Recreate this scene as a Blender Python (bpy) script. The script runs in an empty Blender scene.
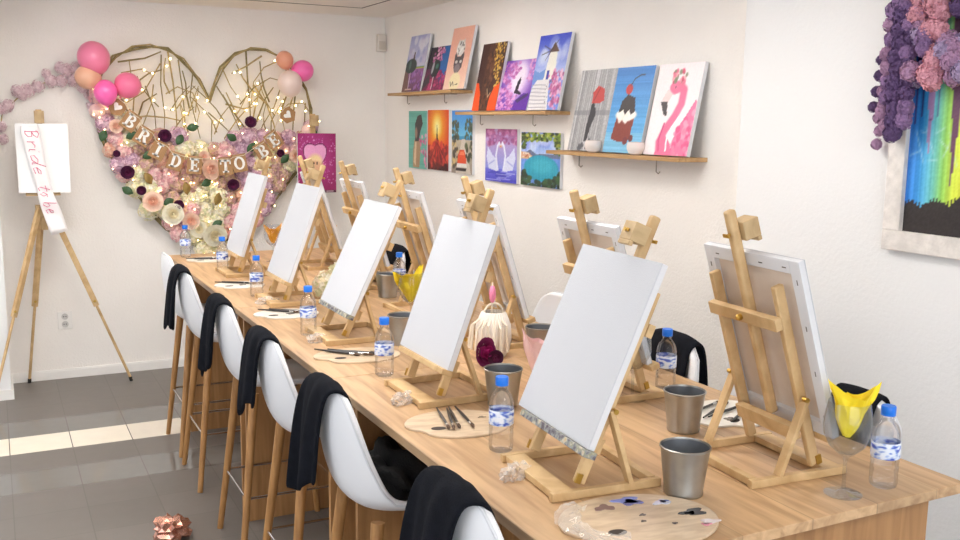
import bpy, bmesh, math, random
import numpy as np
from mathutils import Vector, Matrix
R = math.radians
PI = math.pi
rnd = random.Random(7)
SC = bpy.context.scene
COL = SC.collection

# ------------------------------------------------------------------ colour + materials
def lin(v):
    v = v / 255.0
    return v / 12.92 if v <= .04045 else ((v + .055) / 1.055) ** 2.4
def C(r, g, b):
    return (lin(r), lin(g), lin(b), 1.0)

def newmat(name):
    m = bpy.data.materials.new(name)
    m.use_nodes = True
    nt = m.node_tree
    return m, nt, nt.nodes['Principled BSDF']

def mat(name, rgb, rough=.5, metal=0.0, vary=0.0, vscale=8.0, bump=0.0, bscale=60.0, spec=.5, coat=0.0, sheen=0.0):
    m, nt, b = newmat(name)
    col = C(*rgb)
    b.inputs['Base Color'].default_value = col
    b.inputs['Roughness'].default_value = rough
    b.inputs['Metallic'].default_value = metal
    b.inputs['Specular IOR Level'].default_value = spec
    if coat: b.inputs['Coat Weight'].default_value = coat
    if sheen: b.inputs['Sheen Weight'].default_value = sheen
    tc = nt.nodes.new('ShaderNodeTexCoord')
    if vary:
        n = nt.nodes.new('ShaderNodeTexNoise'); n.inputs['Scale'].default_value = vscale; n.inputs['Detail'].default_value = 4
        nt.links.new(tc.outputs['Object'], n.inputs['Vector'])
        r = nt.nodes.new('ShaderNodeValToRGB')
        r.color_ramp.elements[0].position = .3; r.color_ramp.elements[1].position = .7
        r.color_ramp.elements[0].color = tuple(c * (1 - vary) for c in col[:3]) + (1,)
        r.color_ramp.elements[1].color = tuple(min(1, c * (1 + vary)) for c in col[:3]) + (1,)
        nt.links.new(n.outputs['Fac'], r.inputs['Fac']); nt.links.new(r.outputs['Color'], b.inputs['Base Color'])
    if bump:
        n = nt.nodes.new('ShaderNodeTexNoise'); n.inputs['Scale'].default_value = bscale; n.inputs['Detail'].default_value = 3
        nt.links.new(tc.outputs['Object'], n.inputs['Vector'])
        bp = nt.nodes.new('ShaderNodeBump'); bp.inputs['Strength'].default_value = bump; bp.inputs['Distance'].default_value = .01
        nt.links.new(n.outputs['Fac'], bp.inputs['Height']); nt.links.new(bp.outputs['Normal'], b.inputs['Normal'])
    return m

def wood(name, light, dark, stretch=(1, 1, 1), scale=6.0, rough=.5, plank=None):
    m, nt, b = newmat(name)
    tc = nt.nodes.new('ShaderNodeTexCoord')
    mp = nt.nodes.new('ShaderNodeMapping'); mp.inputs['Scale'].default_value = stretch
    nt.links.new(tc.outputs['Object'], mp.inputs['Vector'])
    n = nt.nodes.new('ShaderNodeTexNoise'); n.inputs['Scale'].default_value = scale; n.inputs['Detail'].default_value = 6; n.inputs['Distortion'].default_value = .6
    nt.links.new(mp.outputs['Vector'], n.inputs['Vector'])
    r = nt.nodes.new('ShaderNodeValToRGB')
    r.color_ramp.elements[0].position = .28; r.color_ramp.elements[0].color = C(*dark)
    r.color_ramp.elements[1].position = .62; r.color_ramp.elements[1].color = C(*light)
    nt.links.new(n.outputs['Fac'], r.inputs['Fac'])
    out = r.outputs['Color']
    if plank:                      # plank = (axis, width): boards of slightly different tone
        ax, w = plank
        sep = nt.nodes.new('ShaderNodeSeparateXYZ'); nt.links.new(tc.outputs['Object'], sep.inputs['Vector'])
        mu = nt.nodes.new('ShaderNodeMath'); mu.operation = 'DIVIDE'; mu.inputs[1].default_value = w
        nt.links.new(sep.outputs[ax], mu.inputs[0])
        fl = nt.nodes.new('ShaderNodeMath'); fl.operation = 'FLOOR'; nt.links.new(mu.outputs[0], fl.inputs[0])
        wn = nt.nodes.new('ShaderNodeTexWhiteNoise'); wn.noise_dimensions = '1D'; nt.links.new(fl.outputs[0], wn.inputs['W'])
        mr = nt.nodes.new('ShaderNodeMapRange'); mr.inputs['To Min'].default_value = .86; mr.inputs['To Max'].default_value = 1.08
        nt.links.new(wn.outputs['Value'], mr.inputs['Value'])
        fr = nt.nodes.new('ShaderNodeMath'); fr.operation = 'FRACT'; nt.links.new(mu.outputs[0], fr.inputs[0])
        lt = nt.nodes.new('ShaderNodeMath'); lt.operation = 'GREATER_THAN'; lt.inputs[1].default_value = .008 / w * .4
        nt.links.new(fr.outputs[0], lt.inputs[0])
        mr2 = nt.nodes.new('ShaderNodeMapRange'); mr2.inputs['To Min'].default_value = .72; mr2.inputs['To Max'].default_value = 1
        nt.links.new(lt.outputs[0], mr2.inputs['Value'])
        m3 = nt.nodes.new('ShaderNodeMath'); m3.operation = 'MULTIPLY'
        nt.links.new(mr.outputs['Result'], m3.inputs[0]); nt.links.new(mr2.outputs['Result'], m3.inputs[1])
        vm = nt.nodes.new('ShaderNodeVectorMath'); vm.operation = 'SCALE'
        nt.links.new(out, vm.inputs[0]); nt.links.new(m3.outputs[0], vm.inputs['Scale'])
        out = vm.outputs['Vector']
    nt.links.new(out, b.inputs['Base Color'])
    b.inputs['Roughness'].default_value = rough
    return m

def clear(name, tint=(250, 252, 255), trans=.6, rough=.03, ior=1.33, edge=.42):
    m = bpy.data.materials.new(name); m.use_nodes = True
    nt = m.node_tree; nt.nodes.clear()
    o = nt.nodes.new('ShaderNodeOutputMaterial')
    t = nt.nodes.new('ShaderNodeBsdfTransparent'); t.inputs['Color'].default_value = C(*tint)
    g = nt.nodes.new('ShaderNodeBsdfGlossy'); g.inputs['Roughness'].default_value = rough
    r = nt.nodes.new('ShaderNodeBsdfRefraction'); r.inputs['IOR'].default_value = ior; r.inputs['Roughness'].default_value = rough; r.inputs['Color'].default_value = C(*tint)
    mx = nt.nodes.new('ShaderNodeMixShader'); mx.inputs[0].default_value = 1 - trans
    nt.links.new(t.outputs[0], mx.inputs[1]); nt.links.new(r.outputs[0], mx.inputs[2])
    lw = nt.nodes.new('ShaderNodeLayerWeight'); lw.inputs['Blend'].default_value = .5
    pw = nt.nodes.new('ShaderNodeMath'); pw.operation = 'POWER'; pw.inputs[1].default_value = 3.0
    nt.links.new(lw.outputs['Facing'], pw.inputs[0])
    mr = nt.nodes.new('ShaderNodeMapRange'); mr.inputs['To Min'].default_value = .03; mr.inputs['To Max'].default_value = edge
    nt.links.new(pw.outputs[0], mr.inputs['Value'])
    mx2 = nt.nodes.new('ShaderNodeMixShader')
    nt.links.new(mr.outputs['Result'], mx2.inputs[0]); nt.links.new(mx.outputs[0], mx2.inputs[1]); nt.links.new(g.outputs[0], mx2.inputs[2])
    nt.links.new(mx2.outputs[0], o.inputs['Surface'])
    return m

def film(name, rgb, trans=.55, rough=.12):
    m = bpy.data.materials.new(name); m.use_nodes = True
    nt = m.node_tree; nt.nodes.clear()
    o = nt.nodes.new('ShaderNodeOutputMaterial')
    t = nt.nodes.new('ShaderNodeBsdfTransparent')
    p = nt.nodes.new('ShaderNodeBsdfPrincipled'); p.inputs['Base Color'].default_value = C(*rgb); p.inputs['Roughness'].default_value = rough
    mx = nt.nodes.new('ShaderNodeMixShader'); mx.inputs[0].default_value = 1 - trans
    nt.links.new(t.outputs[0], mx.inputs[1]); nt.links.new(p.outputs[0], mx.inputs[2]); nt.links.new(mx.outputs[0], o.inputs['Surface'])
    return m

def glow(name, rgb, s):
    m, nt, b = newmat(name)
    b.inputs['Base Color'].default_value = C(*rgb)
    b.inputs['Emission Color'].default_value = C(*rgb); b.inputs['Emission Strength'].default_value = s
    return m

def vcol(name, rough=.45):
    m, nt, b = newmat(name)
    a = nt.nodes.new('ShaderNodeAttribute'); a.attribute_name = 'Col'
    nt.links.new(a.outputs['Color'], b.inputs['Base Color']); b.inputs['Roughness'].default_value = rough
    n = nt.nodes.new('ShaderNodeTexNoise'); n.inputs['Scale'].default_value = 120
    bp = nt.nodes.new('ShaderNodeBump'); bp.inputs['Strength'].default_value = .15; bp.inputs['Distance'].default_value = .002
    nt.links.new(n.outputs['Fac'], bp.inputs['Height']); nt.links.new(bp.outputs['Normal'], b.inputs['Normal'])
    return m

# ------------------------------------------------------------------ mesh builder
class MB:
    def __init__(s): s.bm = bmesh.new()
    def box(s, lo, hi, M=None, mi=0):
        x0, y0, z0 = lo; x1, y1, z1 = hi
        P = [(x0,y0,z0),(x1,y0,z0),(x1,y1,z0),(x0,y1,z0),(x0,y0,z1),(x1,y0,z1),(x1,y1,z1),(x0,y1,z1)]
        if M is not None: P = [M @ Vector(p) for p in P]
        v = [s.bm.verts.new(p) for p in P]
        for f in ((0,3,2,1),(4,5,6,7),(0,1,5,4),(1,2,6,5),(2,3,7,6),(3,0,4,7)):
            s.bm.faces.new([v[i] for i in f]).material_index = mi
        return s
    def bar(s, p, q, w, h, up=(0, 0, 1)):
        p, q = Vector(p), Vector(q); d = q - p; L = d.length; d.normalize()
        y = Vector(up).cross(d)
        if y.length < 1e-4: y = Vector((0, 1, 0))
        y.normalize(); z = d.cross(y)
        M = Matrix((d, y, z)).transposed().to_4x4(); M.translation = p
        return s.box((0, -w/2, -h/2), (L, w/2, h/2), M)
    def tube(s, pts, r, n=8, cap=True):
        pts = [Vector(p) for p in pts]; k = len(pts)
        rr = r if isinstance(r, (list, tuple)) else [r] * k
        rings = []; ref = None
        for i, p in enumerate(pts):
            t = (pts[min(i+1, k-1)] - pts[max(i-1, 0)])
            if t.length < 1e-9: t = Vector((0, 0, 1))
            t.normalize()
            if ref is None:
                ref = Vector((0, 0, 1)) if abs(t.z) < .9 else Vector((1, 0, 0))
            a = (ref - t * ref.dot(t))
            if a.length < 1e-6: a = t.orthogonal()
            a.normalize(); ref = a; b = t.cross(a)
            rings.append([s.bm.verts.new(p + (a*math.cos(2*PI*j/n) + b*math.sin(2*PI*j/n)) * rr[i]) for j in range(n)])
        for i in range(k-1):
            for j in range(n):
                s.bm.faces.new((rings[i][j], rings[i][(j+1) % n], rings[i+1][(j+1) % n], rings[i+1][j]))
        if cap:
            s.bm.faces.new(rings[0][::-1]); s.bm.faces.new(rings[-1])
        return s
    def lathe(s, prof, n=28, M=None, closed=False):
        rings = []
        for r, z in prof:
            if r < 1e-5: rings.append([s.bm.verts.new((0, 0, z))])
            else: rings.append([s.bm.verts.new((r*math.cos(2*PI*j/n), r*math.sin(2*PI*j/n), z)) for j in range(n)])
        for a, b in zip(rings, rings[1:]):
            for j in range(n):
                k = (j+1) % n
                if len(a) == 1 and len(b) == 1: continue
                if len(a) == 1: s.bm.faces.new((a[0], b[k], b[j]))
                elif len(b) == 1: s.bm.faces.new((a[j], a[k], b[0]))
                else: s.bm.faces.new((a[j], a[k], b[k], b[j]))
        if M is not None:
            vs = [v for r_ in rings for v in r_]
            for v in vs: v.co = M @ v.co
        return s
    def prism(s, poly, z0, z1, M=None):
        a = [Vector((x, y, z0)) for x, y in poly]; b = [Vector((x, y, z1)) for x, y in poly]
        if M is not None: a = [M @ p for p in a]; b = [M @ p for p in b]
        va = [s.bm.verts.new(p) for p in a]; vb = [s.bm.verts.new(p) for p in b]; n = len(poly)
        s.bm.faces.new(va[::-1]); s.bm.faces.new(vb)
        for i in range(n): s.bm.faces.new((va[i], va[(i+1) % n], vb[(i+1) % n], vb[i]))
        return s
    def ball(s, c, r, sub=2, jit=0, rg=rnd):
        sc = r if isinstance(r, (tuple, list)) else (r, r, r)
        g = bmesh.ops.create_icosphere(s.bm, subdivisions=sub, radius=1)
        for v in g['verts']:
            k = 1 + (rg.uniform(-jit, jit) if jit else 0)
            v.co = Vector(c) + Vector((v.co.x*sc[0]*k, v.co.y*sc[1]*k, v.co.z*sc[2]*k))
        return s
    def poly(s, pts):
        s.bm.faces.new([s.bm.verts.new(p) for p in pts]); return s
    def mesh(s, name, smooth=True, angle=35):
        bmesh.ops.recalc_face_normals(s.bm, faces=s.bm.faces[:])
        me = bpy.data.meshes.new(name); s.bm.to_mesh(me); s.bm.free()
        if smooth and len(me.polygons):
            me.polygons.foreach_set('use_smooth', [True]*len(me.polygons))
            me.set_sharp_from_angle(angle=R(angle))
        return me
    def build(s, name, m, parent=None, smooth=True, loc=(0, 0, 0), rot=(0, 0, 0), bevel=0, angle=35):
        return link(name, s.mesh(name, smooth, angle), m, parent, loc, rot, bevel)

def link(name, me, m, parent=None, loc=(0, 0, 0), rot=(0, 0, 0), bevel=0):
    if m is not None and len(me.materials) == 0: me.materials.append(m)
    o = bpy.data.objects.new(name, me); COL.objects.link(o)
    o.location = loc; o.rotation_euler = rot
    if parent: o.parent = parent
    if bevel:
        bv = o.modifiers.new('bevel', 'BEVEL'); bv.width = bevel; bv.segments = 2; bv.limit_method = 'ANGLE'
    return o

def tag(o, label, cat, group=None):
    o['label'] = label; o['category'] = cat
    if group: o['group'] = group
    return o
def thing(name, label, cat, loc=(0, 0, 0), rz=0, group=None, rot=None):
    o = bpy.data.objects.new(name, None); COL.objects.link(o); o.empty_display_size = .05
    o.location = loc; o.rotation_euler = rot if rot else (0, 0, rz)
    return tag(o, label, cat, group)
def copy_tree(o, loc=None, rz=None, label=None, parent=None, rot=None):
    c = o.copy(); COL.objects.link(c)
    if parent: c.parent = parent
    if loc is not None: c.location = loc
    if rz is not None: c.rotation_euler = (0, 0, rz)
    if rot is not None: c.rotation_euler = rot
    if label: c['label'] = label
    for ch in list(o.children): copy_tree(ch, parent=c)
    return c
def struct(o):
    o['kind'] = 'structure'; return o
def face_grid(P, nu, nv):
    """mesh from a grid of points P[i][j]"""
    verts = [p for row in P for p in row]
    faces = [(i*nv+j, (i+1)*nv+j, (i+1)*nv+j+1, i*nv+j+1) for i in range(nu-1) for j in range(nv-1)]
    return verts, faces
def grid_mesh(name, P, smooth=True):
    v, f = face_grid(P, len(P), len(P[0]))
    me = bpy.data.meshes.new(name); me.from_pydata([tuple(p) for p in v], [], f)
    if smooth: me.polygons.foreach_set('use_smooth', [True]*len(f))
    return me

# ------------------------------------------------------------------ camera
H = 1.75
yaw, pit, rol, FPX = R(27.1216), R(8.7584), R(.76326), 951.63
cy, sy, cp, sp = math.cos(yaw), math.sin(yaw), math.cos(pit), math.sin(pit)
fwd = Vector((sy*cp, cy*cp, -sp)); rgt = Vector((cy, -sy, 0)); upv = rgt.cross(fwd)
r2 = rgt*math.cos(rol) + upv*math.sin(rol); u2 = -rgt*math.sin(rol) + upv*math.cos(rol)
cam = bpy.data.objects.new('camera', bpy.data.cameras.new('camera')); COL.objects.link(cam)
cam.matrix_world = Matrix(((r2.x, u2.x, -fwd.x, 0), (r2.y, u2.y, -fwd.y, 0), (r2.z, u2.z, -fwd.z, H), (0, 0, 0, 1)))
cam.data.sensor_width = 36; cam.data.lens = FPX/960*36; cam.data.clip_start = .05
SC.camera = cam

# ------------------------------------------------------------------ palette of materials
m_wall = mat('wall_paper_white', (247, 243, 238), .85, vary=.02, vscale=3, bump=.35, bscale=90)
m_wall2 = mat('wall_paint_white', (238, 238, 238), .8, bump=.15, bscale=80)
m_ceil = mat('ceiling_white', (246, 241, 234), .9)
m_trim = mat('trim_white', (244, 242, 238), .5)
m_gap = mat('shadow_gap_dark', (70, 62, 54), .6)
m_pine = wood('pine', (216, 184, 136), (188, 152, 104), (1, 1, 1), 14, .5)
m_pine_d = wood('pine_dark', (202, 174, 130), (166, 136, 94), (1, 1, 1), 16, .5)
m_beech = wood('beech', (186, 138, 84), (150, 104, 58), (6, 6, .8), 8, .45)
m_oak = wood('oak_laminate', (208, 172, 130), (168, 130, 92), (9, .8, 9), 3.6, .38, plank=(0, .19))
m_oak_shade = wood('oak_panel_shaded', (182, 136, 88), (146, 102, 60), (9, 9, .8), 3.2, .45)  # darker copy of the table oak, shade below the tabletop put into its colour
m_shelf = wood('shelf_oak', (196, 158, 108), (164, 122, 76), (9, .8, 9), 4, .5)
m_white = mat('stool_white', (238, 239, 242), .33, bump=.06, bscale=160)
m_chrome = mat('chrome', (220, 220, 222), .15, 1)
m_black = mat('black_fabric', (20, 22, 29), .95, vary=.25, vscale=40, bump=.4, bscale=300, spec=.15)
m_black2 = mat('black_cotton', (16, 16, 18), .9, bump=.4, bscale=200)
m_rub = mat('black_rubber', (30, 30, 30), .7)
m_canvas = mat('primed_canvas', (200, 202, 207), .75, bump=.12, bscale=400)
m_cedge = mat('canvas_edge', (222, 223, 226), .75)
m_cback = mat('raw_canvas_back', (222, 208, 194), .9, vary=.03, vscale=20)
m_brass = mat('brass', (196, 160, 80), .3, 1)
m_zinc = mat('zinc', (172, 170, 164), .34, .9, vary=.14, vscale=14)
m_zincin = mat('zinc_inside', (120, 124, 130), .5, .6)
m_bottle = clear('bottle_plastic', (252, 253, 255), .72, edge=.55)
m_cap = mat('blue_cap', (26, 120, 232), .35)
m_glass = clear('wine_glass', (246, 248, 250), .94, .02, 1.3, edge=.62)
m_film = film('cling_film', (232, 226, 220), .68)
m_pal = wood('palette_ply', (220, 198, 170), (190, 164, 134), (2, 8, 2), 6, .28)
m_palw = mat('palette_white', (232, 226, 216), .3, vary=.06, vscale=12)
m_bdark = mat('brush_dark', (38, 34, 34), .35)
m_bwood = mat('brush_handle', (120, 84, 58), .35)
m_ferr = mat('ferrule', (205, 205, 205), .25, 1)
m_yel = mat('yellow_napkin', (250, 222, 40), .7, bump=.2, bscale=40)
m_ora = mat('orange_napkin', (250, 176, 50), .7, bump=.2, bscale=40)
m_pnk = mat('pale_pink_napkin', (246, 214, 216), .7, bump=.2, bscale=40)

def label_mat():
    m, nt, b = newmat('bottle_label')
    tc = nt.nodes.new('ShaderNodeTexCoord')
    mp = nt.nodes.new('ShaderNodeMapping'); mp.inputs['Scale'].default_value = (55, 55, 110)
    nt.links.new(tc.outputs['Object'], mp.inputs['Vector'])
    n = nt.nodes.new('ShaderNodeTexNoise'); n.inputs['Scale'].default_value = 1.0; n.inputs['Detail'].default_value = 1
    nt.links.new(mp.outputs['Vector'], n.inputs['Vector'])
    r = nt.nodes.new('ShaderNodeValToRGB'); e = r.color_ramp.elements
    e[0].position = .36; e[0].color = C(74, 96, 196); e[1].position = .55; e[1].color = C(228, 234, 246)
    k = e.new(.45); k.color = C(150, 178, 230)
    nt.links.new(n.outputs['Fac'], r.inputs['Fac']); nt.links.new(r.outputs['Color'], b.inputs['Base Color'])
    b.inputs['Roughness'].default_value = .3
    return m
m_label = label_mat()

# ------------------------------------------------------------------ the room
CZ, BW, RW = 2.523, 6.88, 2.694
def floor_mat():
    m, nt, b = newmat('floor_tiles')
    N = nt.nodes.new; L = nt.links.new
    tc = N('ShaderNodeTexCoord'); sep = N('ShaderNodeSeparateXYZ'); L(tc.outputs['Object'], sep.inputs[0])
    def mth(op, a, bb=None):
        x = N('ShaderNodeMath'); x.operation = op
        for i, v in enumerate((a, bb)):
            if v is None: continue
            if isinstance(v, (int, float)): x.inputs[i].default_value = v
            else: L(v, x.inputs[i])
        return x.outputs[0]
    TX, TY = .3045, .2955
    ux = mth('DIVIDE', mth('SUBTRACT', sep.outputs[0], -.003), TX)
    uy = mth('DIVIDE', mth('SUBTRACT', sep.outputs[1], 5.36), TY)
    row = mth('FLOOR', uy); colm = mth('FLOOR', ux)
    fx = mth('FRACT', ux); fy = mth('FRACT', uy)
    def edge(f, w): return mth('LESS_THAN', mth('MINIMUM', f, mth('SUBTRACT', 1.0, f)), w)
    grout = mth('MAXIMUM', edge(fx, .008), edge(fy, .006))
    cream = mth('COMPARE', row, 0.0); nt.nodes[-1].inputs[2].default_value = .1
    p1 = mth('COMPARE', row, -2.0); nt.nodes[-1].inputs[2].default_value = .1
    p2 = mth('COMPARE', row, 1.0); nt.nodes[-1].inputs[2].default_value = .1
    pol = mth('MAXIMUM', p1, p2); gl = mth('MAXIMUM', pol, cream)
    cv = N('ShaderNodeCombineXYZ'); L(colm, cv.inputs[0]); L(row, cv.inputs[1])
    wn = N('ShaderNodeTexWhiteNoise'); wn.noise_dimensions = '2D'; L(cv.outputs[0], wn.inputs['Vector'])
    ns = N('ShaderNodeTexNoise'); ns.inputs['Scale'].default_value = 14; ns.inputs['Detail'].default_value = 6; L(tc.outputs['Object'], ns.inputs['Vector'])
    tone = mth('ADD', mth('ADD', mth('MULTIPLY', wn.outputs['Value'], .1), .86), mth('MULTIPLY', ns.outputs['Fac'], .14))
    def mix(fac, a, bb):
        x = N('ShaderNodeMix'); x.data_type = 'RGBA'; L(fac, x.inputs[0])
        for i, v in ((6, a), (7, bb)):
            if isinstance(v, tuple): x.inputs[i].default_value = v
            else: L(v, x.inputs[i])
        return x.outputs[2]
    base = mix(pol, C(118, 112, 107), C(126, 123, 119))
    base = mix(cream, base, C(244, 234, 216))
    vm = N('ShaderNodeVectorMath'); vm.operation = 'SCALE'; L(base, vm.inputs[0]); L(tone, vm.inputs['Scale'])
    g2 = mix(cream, C(104, 99, 94), C(96, 90, 84))
    L(mix(grout, vm.outputs[0], g2), b.inputs['Base Color'])
    rg = mth('SUBTRACT', .42, mth('MULTIPLY', gl, .34))
    L(rg, b.inputs['Roughness'])
    return m
fm = floor_mat()
XL, YF = -3.0, -2.4
struct(MB().box((XL, YF, -.06), (RW, BW, 0)).build('floor', fm, smooth=False))
struct(MB().box((XL, YF, CZ), (RW, BW, CZ+.08)).build('ceiling', m_ceil, smooth=False))
struct(MB().box((XL-.1, BW, -.06), (RW+.1, BW+.1, CZ+.08)).build('wall_back', m_wall, smooth=False))
struct(MB().box((RW, YF, -.06), (RW+.1, BW, CZ+.08)).build('wall_right', m_wall, smooth=False))
PX = 2.62                                   # face of the shallow projecting wall section by the window side
struct(MB().box((PX, YF, 0), (RW, 2.90, CZ)).build('wall_right_near', m_wall2, smooth=False, bevel=.006))
# left: a short stub of wall in front of the back wall, then the side wall with a wide window opening
wl = MB().box((XL, 6.479, 0), (.028, BW, CZ))
wl.box((XL-.1, YF, -.06), (XL, .2, CZ+.08)).box((XL-.1, 4.6, -.06), (XL, 6.479, CZ+.08))
wl.box((XL-.1, .2, -.06), (XL, 4.6, .5)).box((XL-.1, .2, 2.35), (XL, 4.6, CZ+.08))
struct(wl.build('wall_left', m_wall2, smooth=False))
wf = MB().box((XL, YF-.1, -.06), (-2.4, YF, CZ+.08)).box((2.0, YF-.1, -.06), (RW, YF, CZ+.08)).box((-2.4, YF-.1, 2.35), (2.0, YF, CZ+.08)).box((-2.4, YF-.1, -.06), (2.0, YF, .5))
struct(wf.build('wall_front', m_wall2, smooth=False))
fr = MB()
for a in (.2, 1.65, 3.1, 4.54): fr.box((XL-.09, a, .5), (XL-.03, a+.06, 2.35))
fr.box((XL-.09, .26, .5), (XL-.03, 4.54, .56)).box((XL-.09, .26, 2.29), (XL-.03, 4.54, 2.35))
struct(fr.build('window_1', m_trim, smooth=False))
fr = MB()
for a in (-2.4, -.95, .5, 1.94): fr.box((a, YF-.09, .5), (a+.06, YF-.03, 2.35))
fr.box((-2.34, YF-.09, .5), (1.94, YF-.03, .56)).box((-2.34, YF-.09, 2.29), (1.94, YF-.03, 2.35))
struct(fr.build('window_2', m_trim, smooth=False))
# baseboards
struct(MB().box((.028, BW-.014, 0), (RW, BW, .055)).box((.028, BW-.010, .055), (RW, BW, .064)).build('baseboard_back', m_trim, smooth=False))
struct(MB().box((RW-.014, 2.9, 0), (RW, BW-.014, .08)).build('baseboard_right', m_trim, smooth=False))
struct(MB().box((XL, 6.465, 0), (.042, 6.479, .062)).box((.028, 6.479, 0), (.042, BW-.014, .062)).build('baseboard_left', m_trim, smooth=False))
# shadow-gap strips round the suspended ceiling field
gp = MB()
x0, x1, y0, y1 = -2.2, 2.332, -1.6, 6.38
g = .010
gp.box((x0, y1-g, CZ-.002), (x1, y1, CZ)).box((x0, y0, CZ-.002), (x1, y0+g, CZ)).box((x0, y0+g, CZ-.002), (x0+g, y1-g, CZ)).box((x1-g, y0+g, CZ-.002), (x1, y1-g, CZ))
struct(gp.build('trim_1', m_gap, smooth=False))

# ceiling lamps (out of frame, they light the room)
m_lamp = glow('lamp_diffuser', (255, 251, 246), 16.0)
LAMP = thing('ceiling_light', 'flush square ceiling light panel over the studio', 'ceiling light', (0, 0, CZ), 0, 'flush ceiling light panels')
MB().box((-.31, -.31, -.012), (.31, .31, 0)).build('lamp_frame', m_trim, LAMP, smooth=False)
MB().box((-.285, -.285, -.016), (.285, .285, -.012)).build('lamp_diffuser', m_lamp, LAMP, smooth=False)
lamps = [(-1.5, .3), (-1.5, 2.6), (-1.3, 5.2), (.3, -.9), (.3, 3.3), (.45, 5.2), (1.35, -.6), (1.35, 2.6), (1.5, 4.9)]
for i, (x, y) in enumerate(lamps):
    o = LAMP if i == 0 else copy_tree(LAMP)
    o.location = (x, y, CZ)

def area(name, loc, direction, sx, sy, power, rgb):
    l = bpy.data.lights.new(name, 'AREA'); l.shape = 'RECTANGLE'; l.size = sx; l.size_y = sy; l.energy = power; l.color = rgb
    o = bpy.data.objects.new(name, l); COL.objects.link(o); o.location = loc
    o.rotation_euler = Vector(direction).to_track_quat('-Z', 'Z').to_euler()
    return o
area('window_daylight', (XL-.15, 2.4, 1.45), (1, 0, -.05), 4.2, 1.75, 50, (.90, .95, 1.0))
area('front_daylight', (-.2, YF-.15, 1.45), (0, 1, -.05), 4.2, 1.75, 60, (.90, .95, 1.0))
w = bpy.data.worlds.new('sky'); SC.world = w; w.use_nodes = True
w.node_tree.nodes['Background'].inputs[0].default_value = (.72, .82, 1, 1); w.node_tree.nodes['Background'].inputs[1].default_value = 1.0

# small fixtures
so = thing('wall_socket', 'white double power socket low on the back wall', 'socket', (.379, BW, .40))
MB().box((-.045, -.009, -.06), (.045, 0, .06)).build('cover_plate', m_trim, so, bevel=.004)
for dz in (.026, -.026):
    s_ = MB().lathe([(.021, 0), (.021, .004), (.019, .005), (.018, .001), (0, .001)], 20, Matrix.Translation((0, -.009, dz)) @ Matrix.Rotation(PI/2, 4, 'X')).build('socket_well', mat('socket_grey', (205, 203, 200), .5), so)
    MB().lathe([(.0035, 0), (.0035, .002), (0, .002)], 8, Matrix.Translation((-.007, -.0105, dz)) @ Matrix.Rotation(PI/2, 4, 'X')).lathe([(.0035, 0), (.0035, .002), (0, .002)], 8, Matrix.Translation((.007, -.0105, dz)) @ Matrix.Rotation(PI/2, 4, 'X')).build('pin_hole', m_rub, s_)
se = thing('motion_sensor', 'small white motion sensor high in the room corner', 'sensor', (2.655, BW, 2.336), 0)
MB().box((-.035, -.045, -.065), (.035, 0, .065)).build('sensor_body', mat('sensor_white', (226, 220, 212), .5), se, bevel=.008)
MB().box((-.026, -.049, -.05), (.026, -.044, .012)).build('sensor_lens', mat('sensor_lens', (206, 198, 188), .35), se, bevel=.002)

# ------------------------------------------------------------------ tables
TZ = .95
TX0, TX1 = .90, 1.95
def table(y0, y1, panels, label):
    t = thing('table', label, 'table', (TX0, y0, 0), 0, 'oak tables joined into one long table')
    L = y1 - y0; Wd = TX1 - TX0
    MB().box((0, .001, TZ-.024), (Wd, L-.001, TZ)).build('tabletop', m_oak, t, smooth=False, bevel=.0015)
    for py in panels:
        MB().box((.02, py-y0, 0), (Wd-.05, py-y0+.02, TZ-.024)).build('end_panel', m_oak_shade, t, smooth=False)
    MB().box((Wd/2-.01, panels[0]-y0+.02, .35), (Wd/2+.01, panels[-1]-y0, TZ-.024)).build('stretcher_board', m_oak_shade, t, smooth=False)
    return t
table(1.345, 2.80, (1.40, 2.58), 'nearest of the oak tables, with the wine glass by its corner')
table(2.80, 4.06, (2.84, 4.00), 'middle oak table of the long row')
table(4.06, 5.84, (4.10, 5.36), 'farthest oak table, ending by the flower heart')

# ------------------------------------------------------------------ stools
def shell_mesh():
    prof = [(.225, .665, .165, 0), (.205, .695, .19, .006), (.12, .703, .207, .02), (0, .695, .215, .035), (-.10, .69, .217, .055), (-.165, .71, .214, .075),
            (-.205, .765, .208, .075), (-.226, .85, .20, .062), (-.236, .94, .188, .045), (-.238, 1.01, .165, .03), (-.234, 1.05, .125, .018), (-.23, 1.066, .07, .008)]
    P = []
    prof = [(x, z if z < .8 else .8+(z-.8)*.945, hw*.88, c) for x, z, hw, c in prof]
    for i, (x, z, hw, c) in enumerate(prof):
        a = prof[max(i-1, 0)]; b = prof[min(i+1, len(prof)-1)]
        tx, tz = b[0]-a[0], b[1]-a[1]; l = math.hypot(tx, tz); nx, nz = (tz/l, -tx/l)     # up for the seat, forward for the back
        row = []
        for j in range(11):
            v = -1 + 2*j/10
            k = c * abs(v)**2.2
            row.append((x + nx*k, v*hw, z + nz*k))
        P.append(row)
    return P
SHP = shell_mesh()
STOOL = thing('bar_stool', 'x', 'bar stool', (0, 0, 0), 0, 'white bar stools')
sh = link('seat_shell', grid_mesh('seat_shell', SHP), m_white, STOOL)
q = sh.modifiers.new('solid', 'SOLIDIFY'); q.thickness = .024; q.offset = 0
q = sh.modifiers.new('sub', 'SUBSURF'); q.levels = 2; q.render_levels = 2
edge = [SHP[i][0] for i in range(len(SHP))] + SHP[-1][1:-1] + [SHP[i][-1] for i in range(len(SHP)-1, -1, -1)]
MB().tube([(x-.012, y*.985, z) for x, y, z in edge], .0035, 6).build('piping', mat('piping_white', (214, 216, 220), .4), STOOL)
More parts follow.
